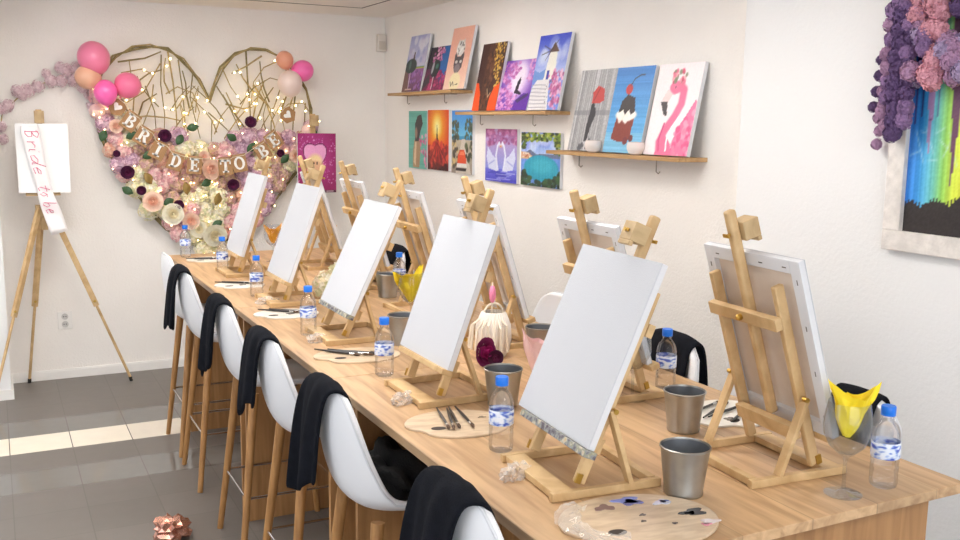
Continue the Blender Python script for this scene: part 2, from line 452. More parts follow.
for sx in (1, -1):
    for sy_ in (1, -1):
        MB().tube([(sx*.14, sy_*.14, .685), (sx*.218, sy_*.208, 0)], [.019, .0125], 14).build('leg', m_beech, STOOL)
MB().tube([(.19, .182, .27), (-.19, .182, .27), (-.19, -.182, .27), (.19, -.182, .27), (.19, .182, .27)], .0055, 8).build('footrest', m_chrome, STOOL)
MB().box((-.06, -.06, .672), (.06, .06, .684)).build('seat_plate', mat('grey_plate', (90, 90, 92), .5), STOOL, bevel=.004)
stools = [
 (1.01, 1.61, 0, 'white bar stool closest to the camera, cut off by the bottom edge'),
 (1.01, 2.42, 0, 'white bar stool with a black bag on its seat, second nearest on the left'),
 (1.01, 3.10, 0, 'white bar stool third from the camera on the left side of the table'),
 (1.01, 3.78, 0, 'white bar stool fourth from the camera on the left side of the table'),
 (1.01, 4.64, 0, 'white bar stool with black cloth, second from the far left end'),
 (1.015, 5.17, 0, 'white bar stool at the far left end of the table, without a cloth'),
 (1.80, 1.73, PI, 'white bar stool behind the yellow napkin glass at the near right corner'),
 (1.79, 2.50, PI, 'white bar stool with a black cloth behind the right water bottle and buckets'),
 (1.85, 3.32, PI, 'white bar stool without a cloth, mostly hidden by the nearest left canvas'),
 (1.79, 4.98, PI, 'white bar stool far along the right side, behind a water bottle')]
for i, (x, y, rz, lb) in enumerate(stools):
    o = STOOL if i == 0 else copy_tree(STOOL)
    o.location = (x, y, 0); o.rotation_euler = (0, 0, rz); o['label'] = lb

def drape(name, label, x, y, rz, wid, zout, zin, seed, yoff=0, skew=0, double=False):
    rg = random.Random(seed); ph = [rg.uniform(0, 6.28) for _ in range(4)]
    path = [(-.280, zout), (-.279, zout+.05), (-.275, .88), (-.271, .95), (-.266, 1.0), (-.261, 1.032), (-.254, 1.053), (-.238, 1.064), (-.218, 1.054), (-.206, 1.03), (-.194, .98), (-.184, zin)]
    P = []; nv = 25
    for i, (px, pz) in enumerate(path):
        row = []
        s = abs(i - 7) / 7
        for j in range(nv):
            v = -1 + 2*j/(nv-1)
            f = .010*math.sin(v*4.2+ph[0]) + .005*math.sin(v*9+ph[1]+s*1.5)
            out = -1 if i < 7 else 1
            yy = v*wid/2*(1 - .10*s + (.04*math.sin(ph[2]) if i < 7 else 0)) + yoff + skew*s*(.08 if i < 7 else 0)
            xx = px - (f*s*1.25 + .010*s if i < 7 else 0) + (abs(f)*.3 if i > 7 else 0)
            zz = pz - 2.6*max(0, abs(yy)-.03)**2*(1-s*.5)
            if i == 0: zz += .012*math.sin(v*7+ph[3]) + .03*v*math.sin(ph[1])
            row.append((xx, yy, zz))
        P.append(row)
    o = link(name, grid_mesh(name, P), m_black, None, (x, y, 0), (0, 0, rz))
    q = o.modifiers.new('solid', 'SOLIDIFY'); q.thickness = .011 if not double else .016; q.offset = 0
    q = o.modifiers.new('sub', 'SUBSURF'); q.levels = 1; q.render_levels = 1
    return tag(o, label, 'cloth', 'black cloths draped over stool backs')
cl = [(0, .22, .72, .93, 'black cloth over the stool closest to the camera at the bottom of the photo'),
      (1, .21, .735, .93, 'black cloth over the back of the stool holding a black bag on its seat'),
      (2, .21, .775, .93, 'black cloth over the third stool from the camera on the left'),
      (3, .22, .745, .93, 'black folded cloth over the fourth stool from the camera on the left'),
      (4, .22, .75, .93, 'black cloth over the stool second from the far left end, farthest of the draped cloths'),
      (6, .15, .76, .80, 'black cloth beside the yellow napkin, behind the bottle at the near right corner'),
      (7, .24, .76, .86, 'black cloth over the right stool behind the blue capped bottle'),
      (9, .24, .76, .86, 'black cloth over the far right stool, glimpsed behind the third canvas')]
for k, (i, wd, zo, zi, lb) in enumerate(cl):
    x, y, rz, _ = stools[i]
    drape('draped_cloth', lb, x, y, rz, wd, zo, zi, 11+k, skew=(1 if k < 5 else 0))

# black bag / apron lying on seats
def bundle(name, label, cat, loc, sc, seed, straps=True):
    rg = random.Random(seed)
    t = thing(name, label, cat, loc)
    b = MB(); g_ = bmesh.ops.create_icosphere(b.bm, subdivisions=4, radius=1)
    for v in g_['verts']:
        n = .22*math.sin(v.co.x*5+seed)*math.sin(v.co.y*6+1)+.14*math.sin(v.co.z*9+v.co.x*7)+.1*math.sin(v.co.y*13+v.co.x*4)
        c = v.co*(1+n); v.co = Vector((c.x*sc[0], c.y*sc[1], max(0, (c.z+.45))*sc[2]))
    b.build('bag_body', m_black2, t, angle=60)
    if straps:
        for dx, dy in ((.04, .03), (.09, -.05)):
            MB().tube([(dx, dy-.07, .05), (dx+.03, dy-.03, .10), (dx+.05, dy+.02, .095), (dx+.06, dy+.07, .06), (dx+.07, dy+.10, .035)], [.010, .012, .013, .012, .008], 6).build('strap', m_black2, t)
    return t
bundle('fabric_bag', 'black fabric bag with straps lying on a white stool seat under the table', 'bag', (.965, 2.43, .718), (.09, .12, .08), 3)
bundle('fabric_bag', 'black bag on the third stool seat, half hidden under the table edge', 'bag', (1.0, 3.10, .718), (.10, .12, .08), 5)

# ------------------------------------------------------------------ easels and canvases
LEAN = R(20)
def plane(lean):          # local (n, y, u) frame on the leaning plane
    u = Vector((-math.sin(lean), 0, math.cos(lean))); n = Vector((math.cos(lean), 0, math.sin(lean)))
    return u, Matrix(((n.x, 0, u.x, .062), (0, 1, 0, 0), (n.z, 0, u.z, .022), (0, 0, 0, 1)))
def make_easel(ledge_mat, lean=LEAN):
    EU, EM = plane(lean)
    t = thing('table_easel', 'x', 'easel', (0, 0, TZ), 0, 'pine table easels')
    for s in (1, -1):
        MB().box((-.137, s*.130-.008, 0), (.137, s*.130+.008, .019)).build('rail', m_pine, t, bevel=.0015)
    MB().box((.080, -.121, .002), (.130, .121, .018)).build('front_crossbar', m_pine, t, bevel=.0015)
    MB().box((-.132, -.121, .002), (-.112, .121, .020)).build('back_crossbar', m_pine, t, bevel=.0015)
    for s in (1, -1):
        MB().box((-.013, s*.112-.008, .004), (.013, s*.112+.008, .455), EM).build('upright', m_pine, t, bevel=.003)
        MB().bar((-.058, s*.130, .018), (.062+EU.x*.17, s*.128, .022+EU.z*.17+.01), .012, .022, (0, 1, 0)).build('strut', m_pine, t, bevel=.0015)
        MB().box((.002, s*.121-.003, .004), (.016, s*.121+.003, .026), EM).build('hinge', m_brass, t)
        MB().lathe([(0, -.006), (.006, -.006), (.006, .006), (0, .006)], 10, EM @ Matrix.Translation((-.004, s*.136, .18)) @ Matrix.Rotation(PI/2, 4, 'X')).build('bolt', m_brass, t)
    MB().box((-.032, -.121, .355), (-.014, .121, .385), EM).build('upper_crossbar', m_pine, t, bevel=.0015)
    MB().box((-.032, -.103, .075), (-.012, .103, .110), EM).build('lower_crossbar', m_pine, t, bevel=.0015)
    MB().box((.014, -.160, .068), (.046, .160, .084), EM).build('canvas_ledge', ledge_mat, t, bevel=.0015)
    MB().box((-.014, -.011, .106), (.010, .011, .622), EM).build('mast', m_pine, t, bevel=.006)
    cl_ = MB().box((.010, -.024, .545), (.054, .024, .590), EM).box((.042, -.024, .534), (.054, .024, .545), EM).build('clamp', m_pine_d, t, bevel=.002)
    MB().tube([EM @ Vector((-.028, 0, .567)), EM @ Vector((.062, 0, .567))], .0035, 8).box((.056, -.009, .563), (.060, .009, .571), EM).box((-.026, -.010, .563), (-.022, .010, .571), EM).build('wing_nut', m_brass, cl_)
    MB().lathe([(0, 0), (.008, 0), (.008, .008), (.005, .012), (0, .012)], 10, EM @ Matrix.Translation((-.032, 0, .37)) @ Matrix.Rotation(-PI/2, 4, 'Y')).build('tightening_knob', m_brass, t)
    return t
def ledge_paint():
    m, nt, b = newmat('paint_stained_ledge')
    tc = nt.nodes.new('ShaderNodeTexCoord')
    n = nt.nodes.new('ShaderNodeTexNoise'); n.inputs['Scale'].default_value = 60; n.inputs['Detail'].default_value = 3
    nt.links.new(tc.outputs['Object'], n.inputs['Vector'])
    r = nt.nodes.new('ShaderNodeValToRGB'); e = r.color_ramp.elements
    e[0].position = .3; e[0].color = C(70, 52, 62); e[1].position = .75; e[1].color = C(200, 176, 132)
    for p, c in ((.42, (110, 108, 116)), (.5, (150, 152, 150)), (.56, (150, 150, 124)), (.62, (196, 190, 176))):
        k = e.new(p); k.color = C(*c)
    nt.links.new(n.outputs['Fac'], r.inputs['Fac']); nt.links.new(r.outputs['Color'], b.inputs['Base Color'])
    return m
m_ledge = ledge_paint()
EZ_A = make_easel(m_ledge, R(23)); EZ_B = make_easel(m_pine); EZ_C = make_easel(m_ledge, R(25.5)); EZ_D = make_easel(m_pine, R(18))
LX, RX = 1.172, 1.605
LY = [1.775, 2.52, 3.36, 4.14, 5.0]
LLEAN = [R(23), R(20), R(25.5), R(20), R(18)]
RY = [1.652, 2.33, 3.05, 3.70, 4.40, 5.09]
ordl = ['nearest', 'second nearest', 'third nearest', 'fourth nearest', 'farthest']
ordr = ['nearest', 'second nearest', 'third nearest', 'fourth nearest', 'second farthest', 'farthest']
EASELS = []
for i, y in enumerate(LY):
    if i == 0: o = EZ_A
    else:
        if i == 1:
            o = EZ_B
        else: o = (EZ_C, EZ_B, EZ_D)[i-2] if i != 3 else copy_tree(EZ_B)
    o.location = (LX, y, TZ); o.rotation_euler = (0, 0, R(175.5) if i == 0 else PI)
    o['label'] = 'pine table easel facing left, ' + ordl[i] + ' in the left row'
for i, y in enumerate(RY):
    o = copy_tree(EZ_D); o.location = (RX + (.02 if i else .01), y, TZ); o.rotation_euler = (0, 0, R(-4) if i == 0 else 0)
    o['label'] = 'pine table easel facing the right wall, ' + ordr[i] + ' in the right row'

def make_canvas(w, h, label):
    t = thing('blank_canvas', label, 'canvas', (0, 0, 0), 0, 'blank canvases on the table easels')
    # local: x = front normal, y sideways, z up along the canvas; the bottom edge is z = 0
    MB().box((.0155, -w/2, 0), (.018, w/2, h)).build('primed_front', m_canvas, t, smooth=False)
    for s in (1, -1):
        a, b = sorted((s*w/2, s*(w/2-.032)))
        MB().box((0, a, 0), (.0155, b, h)).build('stretcher_bar', m_cedge, t, smooth=False, bevel=.0015)
    MB().box((0, -w/2+.032, 0), (.0155, w/2-.032, .032)).build('stretcher_bar', m_cedge, t, smooth=False, bevel=.0015)
    MB().box((0, -w/2+.032, h-.032), (.0155, w/2-.032, h)).build('stretcher_bar', m_cedge, t, smooth=False, bevel=.0015)
    MB().box((.0135, -w/2+.03, .03), (.0155, w/2-.03, h-.03)).build('raw_back', m_cback, t, smooth=False)
    st = MB()
    for k in range(4):
        yy = -w/2+.05+k*(w-.1)/3; st.box((-.0009, yy-.006, h-.02), (.0005, yy+.006, h-.0175))
        zz = .05+k*(h-.1)/3
        for s in (1, -1): st.box((-.0009, s*(w/2-.016)-.001, zz-.006), (.0005, s*(w/2-.016)+.001, zz+.006))
    st.build('staples', mat('staple_steel', (120, 116, 112), .4, .8), t, smooth=False)
    return t
CV = make_canvas(.335, .43, 'x')
def put_canvas(o, ex, ey, erz, dy=0, lean=LEAN):
    EU, EM = plane(lean)
    Mw = Matrix.Translation((ex, ey, TZ)) @ Matrix.Rotation(erz, 4, 'Z') @ EM @ Matrix.Translation((.0145, dy, .0845))
    o.location = Mw.to_translation(); o.rotation_euler = Mw.to_euler()
for i, y in enumerate(LY):
    o = CV if i == 0 else copy_tree(CV)
    put_canvas(o, LX, y, PI if i else R(175.5), -.012 if i else -.03, LLEAN[i])
    if i == 0: o.scale = (1, 1.05, 1)
    o['label'] = 'blank white canvas facing left, ' + ['largest and nearest in the photo', 'second nearest in the left row', 'middle one of the left row', 'second farthest in the left row', 'farthest in the left row'][i]
for i, y in enumerate(RY):
    o = copy_tree(CV); put_canvas(o, RX + (.02 if i else .01), y, R(-4) if i == 0 else 0, -.012 if i == 0 else .012, R(18))
    o.scale = (1, 1.0 if i == 0 else .93, 1)
    o['label'] = 'blank canvas seen from behind, ' + ordr[i] + ' in the right row'

# ------------------------------------------------------------------ water bottles
BOT = thing('water_bottle', 'x', 'water bottle', (0, 0, 0), 0, 'small water bottles with blue caps')
prof = [(0, .003), (.024, 0), (.029, .004), (.0305, .012), (.0305, .03), (.0293, .034), (.0305, .038), (.0305, .05), (.0293, .054), (.0305, .058),
        (.0305, .118), (.029, .130), (.024, .142), (.0165, .152), (.0135, .156), (.0135, .163), (.0150, .164), (.0150, .166), (.0125, .167), (.0125, .172), (0, .172)]
MB().lathe(prof, 28).build('bottle_body', m_bottle, BOT)
MB().lathe([(.0309, .070), (.0313, .071), (.0313, .106), (.0309, .107)], 32).build('label_sleeve', m_label, BOT)
MB().lathe([(.0125, .1665), (.0160, .1665), (.0160, .1685), (.0155, .169), (.0160, .170), (.0160, .186), (.0150, .188), (0, .188)], 28).build('cap', m_cap, BOT)
bots = [(1.084, 1.99, 'water bottle in front of the nearest left canvas'),
        (1.08, 2.77, 'water bottle beside the second nearest left canvas and a palette'),
        (1.031, 3.43, 'water bottle in front of the middle left canvas'),
        (1.054, 4.31, 'water bottle in front of the second farthest left canvas'),
        (1.063, 5.08, 'water bottle in front of the farthest left canvas'),
        (.985, 5.72, 'water bottle farthest away, at the end of the table by the flower heart'),
        (1.758, 1.415, 'water bottle at the near right corner of the table beside the wine glass'),
        (1.809, 2.27, 'water bottle behind the two near buckets on the right, before the black cloth'),
        (1.703, 4.17, 'water bottle behind the far bucket, seen between the easels')]
for i, (x, y, lb) in enumerate(bots):
    o = BOT if i == 0 else copy_tree(BOT)
    o.location = (x, y, TZ); o.rotation_euler = (0, 0, i*1.3); o['label'] = lb

# ------------------------------------------------------------------ zinc buckets
BK = thing('metal_bucket', 'x', 'bucket', (0, 0, 0), 0, 'small zinc buckets on the table')
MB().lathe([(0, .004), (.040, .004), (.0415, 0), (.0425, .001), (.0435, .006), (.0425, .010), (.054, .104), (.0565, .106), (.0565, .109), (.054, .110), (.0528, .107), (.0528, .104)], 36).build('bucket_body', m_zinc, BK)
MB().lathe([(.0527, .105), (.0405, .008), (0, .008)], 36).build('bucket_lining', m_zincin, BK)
bks = [(1.318, 1.575, 'zinc bucket nearest the camera, beside the big paint palette'),
       (1.60, 1.925, 'zinc bucket on the right, in front of the water bottle and black cloth'),
       (1.27, 2.325, 'zinc bucket just behind the nearest left water bottle'),
       (1.66, 2.77, 'zinc bucket with a pale pink napkin beside it, near the flower basket'),
       (1.30, 3.15, 'zinc bucket behind the second left canvas, near the yellow napkin'),
       (1.60, 4.06, 'farthest zinc bucket, in front of a water bottle between the easels')]
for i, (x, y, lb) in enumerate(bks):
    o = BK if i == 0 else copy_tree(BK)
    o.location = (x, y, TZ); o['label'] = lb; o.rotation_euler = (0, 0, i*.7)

# ------------------------------------------------------------------ palettes and brushes
def palette(label, loc, rz, a, b, wm, blobs, seed, crumple=False):
    t = thing('paint_palette', label, 'palette', (loc[0], loc[1], TZ), rz, 'paint palettes on the table')
    rg = random.Random(seed)
    n = 56; pts = []
    for i in range(n):
        an = 2*PI*i/n
        k = 1 - .16*math.exp(-((an-PI*1.18)/.28)**2)
        pts.append((a*k*math.cos(an), b*k*math.sin(an)))
    MB().prism(pts, .0, .006).build('board', wm, t, bevel=.0015)
    MB().prism([(-a*.42+.020*math.cos(2*PI*i/20), -b*.35+.013*math.sin(2*PI*i/20)) for i in range(20)], .006, .0068).build('thumb_hole', mat('hole_dark', (52, 40, 34), .7), t)
    for (x, y, r, c) in blobs:
        pp = []
        for i in range(22):
            an = 2*PI*i/22; k = r*(1+.28*math.sin(an*3+seed+x*90)+.16*math.sin(an*5+y*70))
            pp.append((x*a+k*1.35*math.cos(an), y*b+k*.8*math.sin(an)))
        MB().prism(pp, .006, .0075).build('paint_blob', mat('paint_%d_%d_%d' % c, c, .25), t)
    if crumple:
        P = []
        for i in range(14):
            row = []
            for j in range(8):
                an = PI*(.72+.62*i/13); k = .72+.34*j/7
                row.append((a*k*math.cos(an)+rg.uniform(-.004, .004), b*k*math.sin(an)+rg.uniform(-.004, .004), .009+rg.uniform(0, .012)))
            P.append(row)
        link('film_edge', grid_mesh('film_edge', P, False), m_film, t)
    return t
palette('big paint palette nearest the camera with blue and black paint blobs', (1.135, 1.490), R(-8), .170, .130, m_pal,
        [(-.25, .55, .016, (140, 112, 106)), (.12, .72, .02, (132, 148, 220)), (.16, .62, .016, (96, 104, 168)), (.52, .48, .014, (206, 210, 230)), (.56, .5, .008, (120, 140, 210)), (.74, -.02, .019, (66, 66, 70)), (.68, -.05, .009, (52, 52, 56)),
         (.1, .12, .005, (120, 110, 104)), (.78, -.42, .014, (226, 214, 216)), (.7, -.5, .007, (224, 150, 170)), (.35, -.32, .004, (90, 80, 80)), (.02, -.1, .004, (120, 108, 100))], 1, True)
palette('bare beige paint palette with brushes, beside the nearest left water bottle', (1.075, 2.215), R(-14), .145, .115, m_pal, [(.5, .3, .007, (150, 136, 120))], 2)
palette('paint palette with brushes on it, in front of the third left easel', (1.085, 3.04), R(-10), .150, .105, m_pal, [(.4, .3, .006, (120, 110, 100)), (-.1, .5, .01, (200, 190, 180))], 3)
palette('pale paint palette with dark brushes, in front of the fourth left easel', (1.06, 3.84), R(-8), .135, .10, m_palw, [(.1, -.2, .012, (90, 80, 76))], 4)
palette('pale paint palette near the far left canvas, before its water bottle', (1.045, 4.62), R(-8), .12, .10, m_palw, [(.1, -.2, .012, (120, 110, 106)), (.3, .3, .010, (200, 160, 80))], 5)
palette('farthest paint palette at the table end beside two bottles', (1.09, 5.55), R(-5), .13, .10, m_palw, [(.1, -.2, .012, (190, 150, 160)), (-.3, .3, .012, (60, 56, 54))], 6)
palette('white paint palette covered with black brushes, behind the nearest right easel', (1.80, 1.98), R(30), .135, .115, m_palw, [(-.4, -.2, .012, (120, 110, 100))], 7)

BR = thing('paint_brush', 'x', 'brush', (0, 0, 0), 0)
MB().tube([(-.10, 0, .0055), (-.03, 0, .0055), (.045, 0, .0055)], [.0022, .0042, .0036], 10).build('handle', m_bdark, BR)
MB().tube([(.045, 0, .0055), (.065, 0, .0055)], [.0038, .0045], 10).build('ferrule', m_ferr, BR)
MB().tube([(.065, 0, .0055), (.075, 0, .0055), (.088, 0, .0045)], [.0044, .0048, .001], 10).build('bristles', mat('bristle', (86, 64, 48), .8), BR)
brs = [(1.045, 2.245, -104, 'bare beige palette'), (1.062, 2.235, -109, 'bare beige palette'), (1.076, 2.24, -106, 'bare beige palette'), (1.105, 2.235, -100, 'bare beige palette'),
       (1.03, 3.075, -52, 'palette before the third left easel'), (1.055, 3.065, -45, 'palette before the third left easel'), (1.075, 3.06, -50, 'palette before the third left easel'), (1.11, 3.04, -42, 'palette before the third left easel'),
       (1.04, 3.87, -42, 'pale palette before the fourth left easel'), (1.058, 3.862, -36, 'pale palette before the fourth left easel'), (1.078, 3.855, -48, 'pale palette before the fourth left easel'), (1.10, 3.85, -40, 'pale palette before the fourth left easel'),
       (1.03, 4.65, -30, 'pale palette near the far left canvas'), (1.055, 4.64, -40, 'pale palette near the far left canvas'), (1.08, 4.63, -35, 'pale palette near the far left canvas'),
       (1.06, 5.56, -8, 'farthest palette'), (1.10, 5.53, -4, 'farthest palette'),
       (1.76, 2.03, 20, 'white palette on the right'), (1.785, 2.005, 28, 'white palette on the right'), (1.81, 1.985, 16, 'white palette on the right'), (1.83, 1.95, 30, 'white palette on the right')]
from collections import Counter
cnt = Counter(b[3] for b in brs); seen = Counter(); words = ['leftmost', 'second', 'third', 'fourth']
for i, (x, y, a, wh) in enumerate(brs):
    o = BR if i == 0 else copy_tree(BR)
    o.location = (x, y, TZ+.0065); o.rotation_euler = (0, 0, R(a))
    k = seen[wh]; seen[wh] += 1
    o['label'] = words[k] + (' dark brush from the left on the ' if k else ' dark paint brush on the ') + wh
    o['group'] = 'brushes on the ' + wh

# cling film scraps
def scrap(label, x, y, sx, sy_, seed):
    rg = random.Random(seed); b = MB(); g_ = bmesh.ops.create_icosphere(b.bm, subdivisions=3, radius=1)
    for v in g_['verts']:
        k = 1 + rg.uniform(-.35, .3); v.co = Vector((v.co.x*sx*k, v.co.y*sy_*k, max(0, v.co.z*k+.25)*.022))
    tag(b.build('film_scrap', m_film, None, smooth=False, loc=(x, y, TZ), rot=(0, 0, rg.uniform(0, 3))), label, 'plastic scrap', 'scraps of clear film on the table')
scrap('crumpled clear film beside the nearest left water bottle and easel', 1.03, 1.82, .05, .03, 1)
scrap('crumpled clear film at the foot of the second left easel', 1.02, 2.47, .045, .03, 2)
scrap('crumpled clear film at the foot of the third left easel', 1.03, 3.32, .045, .03, 3)
scrap('crumpled clear film at the foot of the fourth left easel', 1.05, 4.12, .05, .035, 4)

# ------------------------------------------------------------------ wine glasses and napkins
WG = thing('wine_glass', 'x', 'wine glass', (0, 0, 0), 0, 'wine glasses on the table')
MB().lathe([(0, .0012), (.036, .0006), (.040, .0004), (.041, .0018), (.020, .004), (.006, .010), (.0042, .020), (.0042, .075), (.006, .085), (.020, .095), (.038, .112), (.050, .138), (.052, .158), (.049, .185), (.044, .212),
            (.0432, .212), (.0482, .185), (.0512, .158), (.0492, .138), (.0375, .1135), (.020, .0965), (0, .092)], 32).build('glass_body', m_glass, WG)
wgs = [(1.636, 1.418, 'wine glass holding a yellow napkin at the near right corner of the table'),
       (1.647, 2.218, 'empty wine glass in the middle of the table, half hidden by the nearest canvas'),
       (1.455, 3.44, 'wine glass with a yellow napkin behind the second left canvas'),
       (1.41, 5.36, 'wine glass with an orange napkin between the two far left canvases'),
       (1.80, 4.75, 'wine glass with a yellow napkin beside the second farthest right easel'),
       (1.70, 5.26, 'wine glass with an orange napkin at the far right of the table')]
for i, (x, y, lb) in enumerate(wgs):
    o = WG if i == 0 else copy_tree(WG)
    o.location = (x, y, TZ); o['label'] = lb
def napkin(label, loc, m, seed, s=1.0, rz=0, tilt=0):
    """a paper napkin gathered to a point at the bottom, opening upwards as a creased, double-layered sheet with pointed corners"""
    rg = random.Random(seed); t = []
    o0 = None
    verts, faces = [], []
    for layer in range(2):
        nu, nv = 9, 21; base = len(verts)
        c1, c2 = rg.uniform(.7, 1.1), rg.uniform(.4, .9)
        for i in range(nu):
            k = i/(nu-1)
            for j in range(nv):
                v = -1+2*j/(nv-1)
                x = (.006+.048*k**.85)*v*(1-.12*layer) + .004*math.sin(k*9+v*5+seed)*k
                y = (-1 if layer else 1)*(.004+.018*k*(1-abs(v)**1.5)) + .006*math.sin(v*7+seed*1.7+layer)*k + .005*math.sin(k*11+v*3)*k
                tip = c1*max(0, v-.25) + c2*max(0, -v-.35) + .25*max(0, .2-abs(v+.1))
                z = .085*k + .050*k*k*tip - .012*(1-k)*0
                verts.append((x*s, y*s, z*s))
        faces += [(base+i*nv+j, base+(i+1)*nv+j, base+(i+1)*nv+j+1, base+i*nv+j+1) for i in range(nu-1) for j in range(nv-1)]
    me = bpy.data.meshes.new('paper_napkin'); me.from_pydata(verts, [], faces)
    me.polygons.foreach_set('use_smooth', [True]*len(faces)); me.set_sharp_from_angle(angle=R(18))
    o = link('paper_napkin', me, m, None, loc, (0, R(tilt), rz))
    return tag(o, label, 'napkin', 'folded paper napkins')
napkin('yellow paper napkin folded in the wine glass at the near right corner', (1.634, 1.418, 1.082), m_yel, 1, 1.08, -.35, 8)
napkin('yellow paper napkin tilted behind the second left canvas', (1.455, 3.44, 1.045), m_yel, 4, 1.25, -.5, -6)
napkin('orange napkin in the glass between the two far left canvases', (1.41, 5.36, 1.055), m_ora, 2, .95, -.3, 0)
napkin('orange napkin by the far right easel, behind the second farthest left canvas', (1.70, 5.26, 1.055), m_ora, 3, .95, -.3, 5)
napkin('pale pink paper napkin standing by the bucket behind the big near canvas', (1.545, 2.62, TZ), m_pnk, 5, 1.2, -.6, 8)
napkin('yellow napkin glimpsed at the right edge of the middle left canvas', (1.80, 4.75, 1.055), m_yel, 6, 1.0, -.4, 6)
napkin('yellow napkin glimpsed between the second left canvas and a right easel', (1.90, 4.26, TZ), m_yel, 7, 1.2, -.4, 6)
tag(o, wgs[-1][2], 'wine glass')

# ------------------------------------------------------------------ flowers: shared blooms
def hydrangea_mesh(name, r, cols, n=84, seed=0, flat=.75):
    rg = random.Random(seed); b = MB(); mats_i = []
    for k in range(n):
        # points spread over a front half-sphere (front is -Y)
        t = (k+.5)/n; ph = k*2.39996
        yy = -1 + 1.05*t; rr = math.sqrt(max(0, 1-yy*yy))
        d = Vector((rr*math.cos(ph), yy*flat, rr*math.sin(ph)))
        nrm = Vector((d.x, d.y/flat/flat, d.z)).normalized()
        c = d*r*(1+rg.uniform(-.16, .12))
        a = nrm.orthogonal().normalized(); a.rotate(Matrix.Rotation(rg.uniform(0, 6.28), 3, nrm)); q_ = nrm.cross(a)
        s = r*.25*rg.uniform(.75, 1.25); mi = rg.randrange(len(cols))
        cv = b.bm.verts.new(c)
        for p in range(4):
            a0 = a*math.cos(p*PI/2)+q_*math.sin(p*PI/2); a1 = a*math.cos(p*PI/2+PI/4)+q_*math.sin(p*PI/2+PI/4); a2 = a*math.cos(p*PI/2-PI/4)+q_*math.sin(p*PI/2-PI/4)
            f = b.bm.faces.new((cv, b.bm.verts.new(c+a2*s*.62+nrm*s*.12), b.bm.verts.new(c+a0*s+nrm*s*.28), b.bm.verts.new(c+a1*s*.62+nrm*s*.12)))
            f.material_index = mi
    g_ = bmesh.ops.create_icosphere(b.bm, subdivisions=2, radius=r*.74)
    for v in g_['verts']: v.co.y *= flat
    me = b.mesh(name, False)
    for c in cols: me.materials.append(c)
    return me
def rose_mesh(name, r, cols, seed=0, turns=((.28, 3), (.5, 4), (.75, 5), (1.0, 6))):
    rg = random.Random(seed); b = MB()
    for li, (k, n) in enumerate(turns):
        for p in range(n):
            an = 2*PI*p/n + li*.7; half = PI/n*1.35; G = []
            for i in range(4):
                row = []
                for j in range(5):
                    t = -1+2*j/4; u = i/3
                    ang = an + half*t*(.55+.45*u)
                    rad = r*k*(.35+.65*u*(1+.12*u*(li == len(turns)-1)))*(1-.06*t*t)
                    dep = -r*(.75*u*(1.15-k*.75) + .1*(1-t*t)*u)
                    row.append(b.bm.verts.new((rad*math.cos(ang), dep, rad*math.sin(ang))))
                G.append(row)
            for i in range(3):
                for j in range(4):
                    f = b.bm.faces.new((G[i][j], G[i+1][j], G[i+1][j+1], G[i][j+1])); f.material_index = min(li//2, len(cols)-1)
    b.ball((0, -r*.12, 0), (r*.5, r*.2, r*.5), 1)
    b.ball((0, -r*.3, 0), (r*.2, r*.3, r*.2), 1)
    me = b.mesh(name, True, 60)
    for c in cols: me.materials.append(c)
    return me
def leaf_mesh(name, L):
    P = []
    for i in range(7):
        t = i/6; w = L*.32*math.sin(PI*min(1, t*1.02))**.8
        P.append([(w*v, -.012*math.sin(PI*t)+abs(v)*.008, L*t) for v in (-1, -.5, 0, .5, 1)])
    return grid_mesh(name, P)
def fm_(n, c): return mat(n, c, .75, vary=.07, vscale=50)
f_lil = [fm_('petal_lilac', (210, 173, 196)), fm_('petal_lilac_pale', (228, 197, 212)), fm_('petal_mauve', (192, 152, 174))]
f_pnk = [fm_('petal_pink', (240, 194, 196)), fm_('petal_pink_pale', (246, 212, 208)), fm_('petal_rosy', (230, 173, 179))]
f_crm = [fm_('petal_cream', (249, 237, 203)), fm_('petal_ivory', (251, 244, 224)), fm_('petal_green_cream', (228, 226, 183))]
f_pch = [fm_('petal_peach', (248, 201, 176)), fm_('petal_peach_pale', (249, 217, 196)), fm_('petal_salmon', (237, 178, 156))]
f_dsk = [fm_('petal_dusk', (203, 160, 160)), fm_('petal_dusk_pale', (224, 188, 179)), fm_('petal_tan', (212, 183, 150))]
f_pur = [fm_('petal_purple', (110, 30, 78)), fm_('petal_purple_dark', (78, 22, 62))]
m_leaf = mat('leaf_green', (58, 92, 56), .5, vary=.15, vscale=30)
m_leafo = mat('leaf_olive', (150, 122, 62), .55, vary=.15, vscale=30)
HY = {'lilac': [hydrangea_mesh('hydrangea_lilac', .062, f_lil, seed=s) for s in (1, 2)], 'pink': [hydrangea_mesh('hydrangea_pink', .06, f_pnk, seed=s) for s in (3, 4)],
      'cream': [hydrangea_mesh('hydrangea_cream', .066, f_crm, seed=s) for s in (5, 6)], 'peach': [hydrangea_mesh('hydrangea_peach', .056, f_pch, seed=7)],
      'dusk': [hydrangea_mesh('hydrangea_dusk', .056, f_dsk, seed=8)]}
ROSE_P = rose_mesh('rose_peach', .062, [f_pch[0], f_pch[1]], 1); ROSE_D = rose_mesh('rose_purple', .046, f_pur, 2); ROSE_C = rose_mesh('rose_cream', .07, [f_crm[0], f_crm[1]], 3)
LEAF = leaf_mesh('leaf', .085)

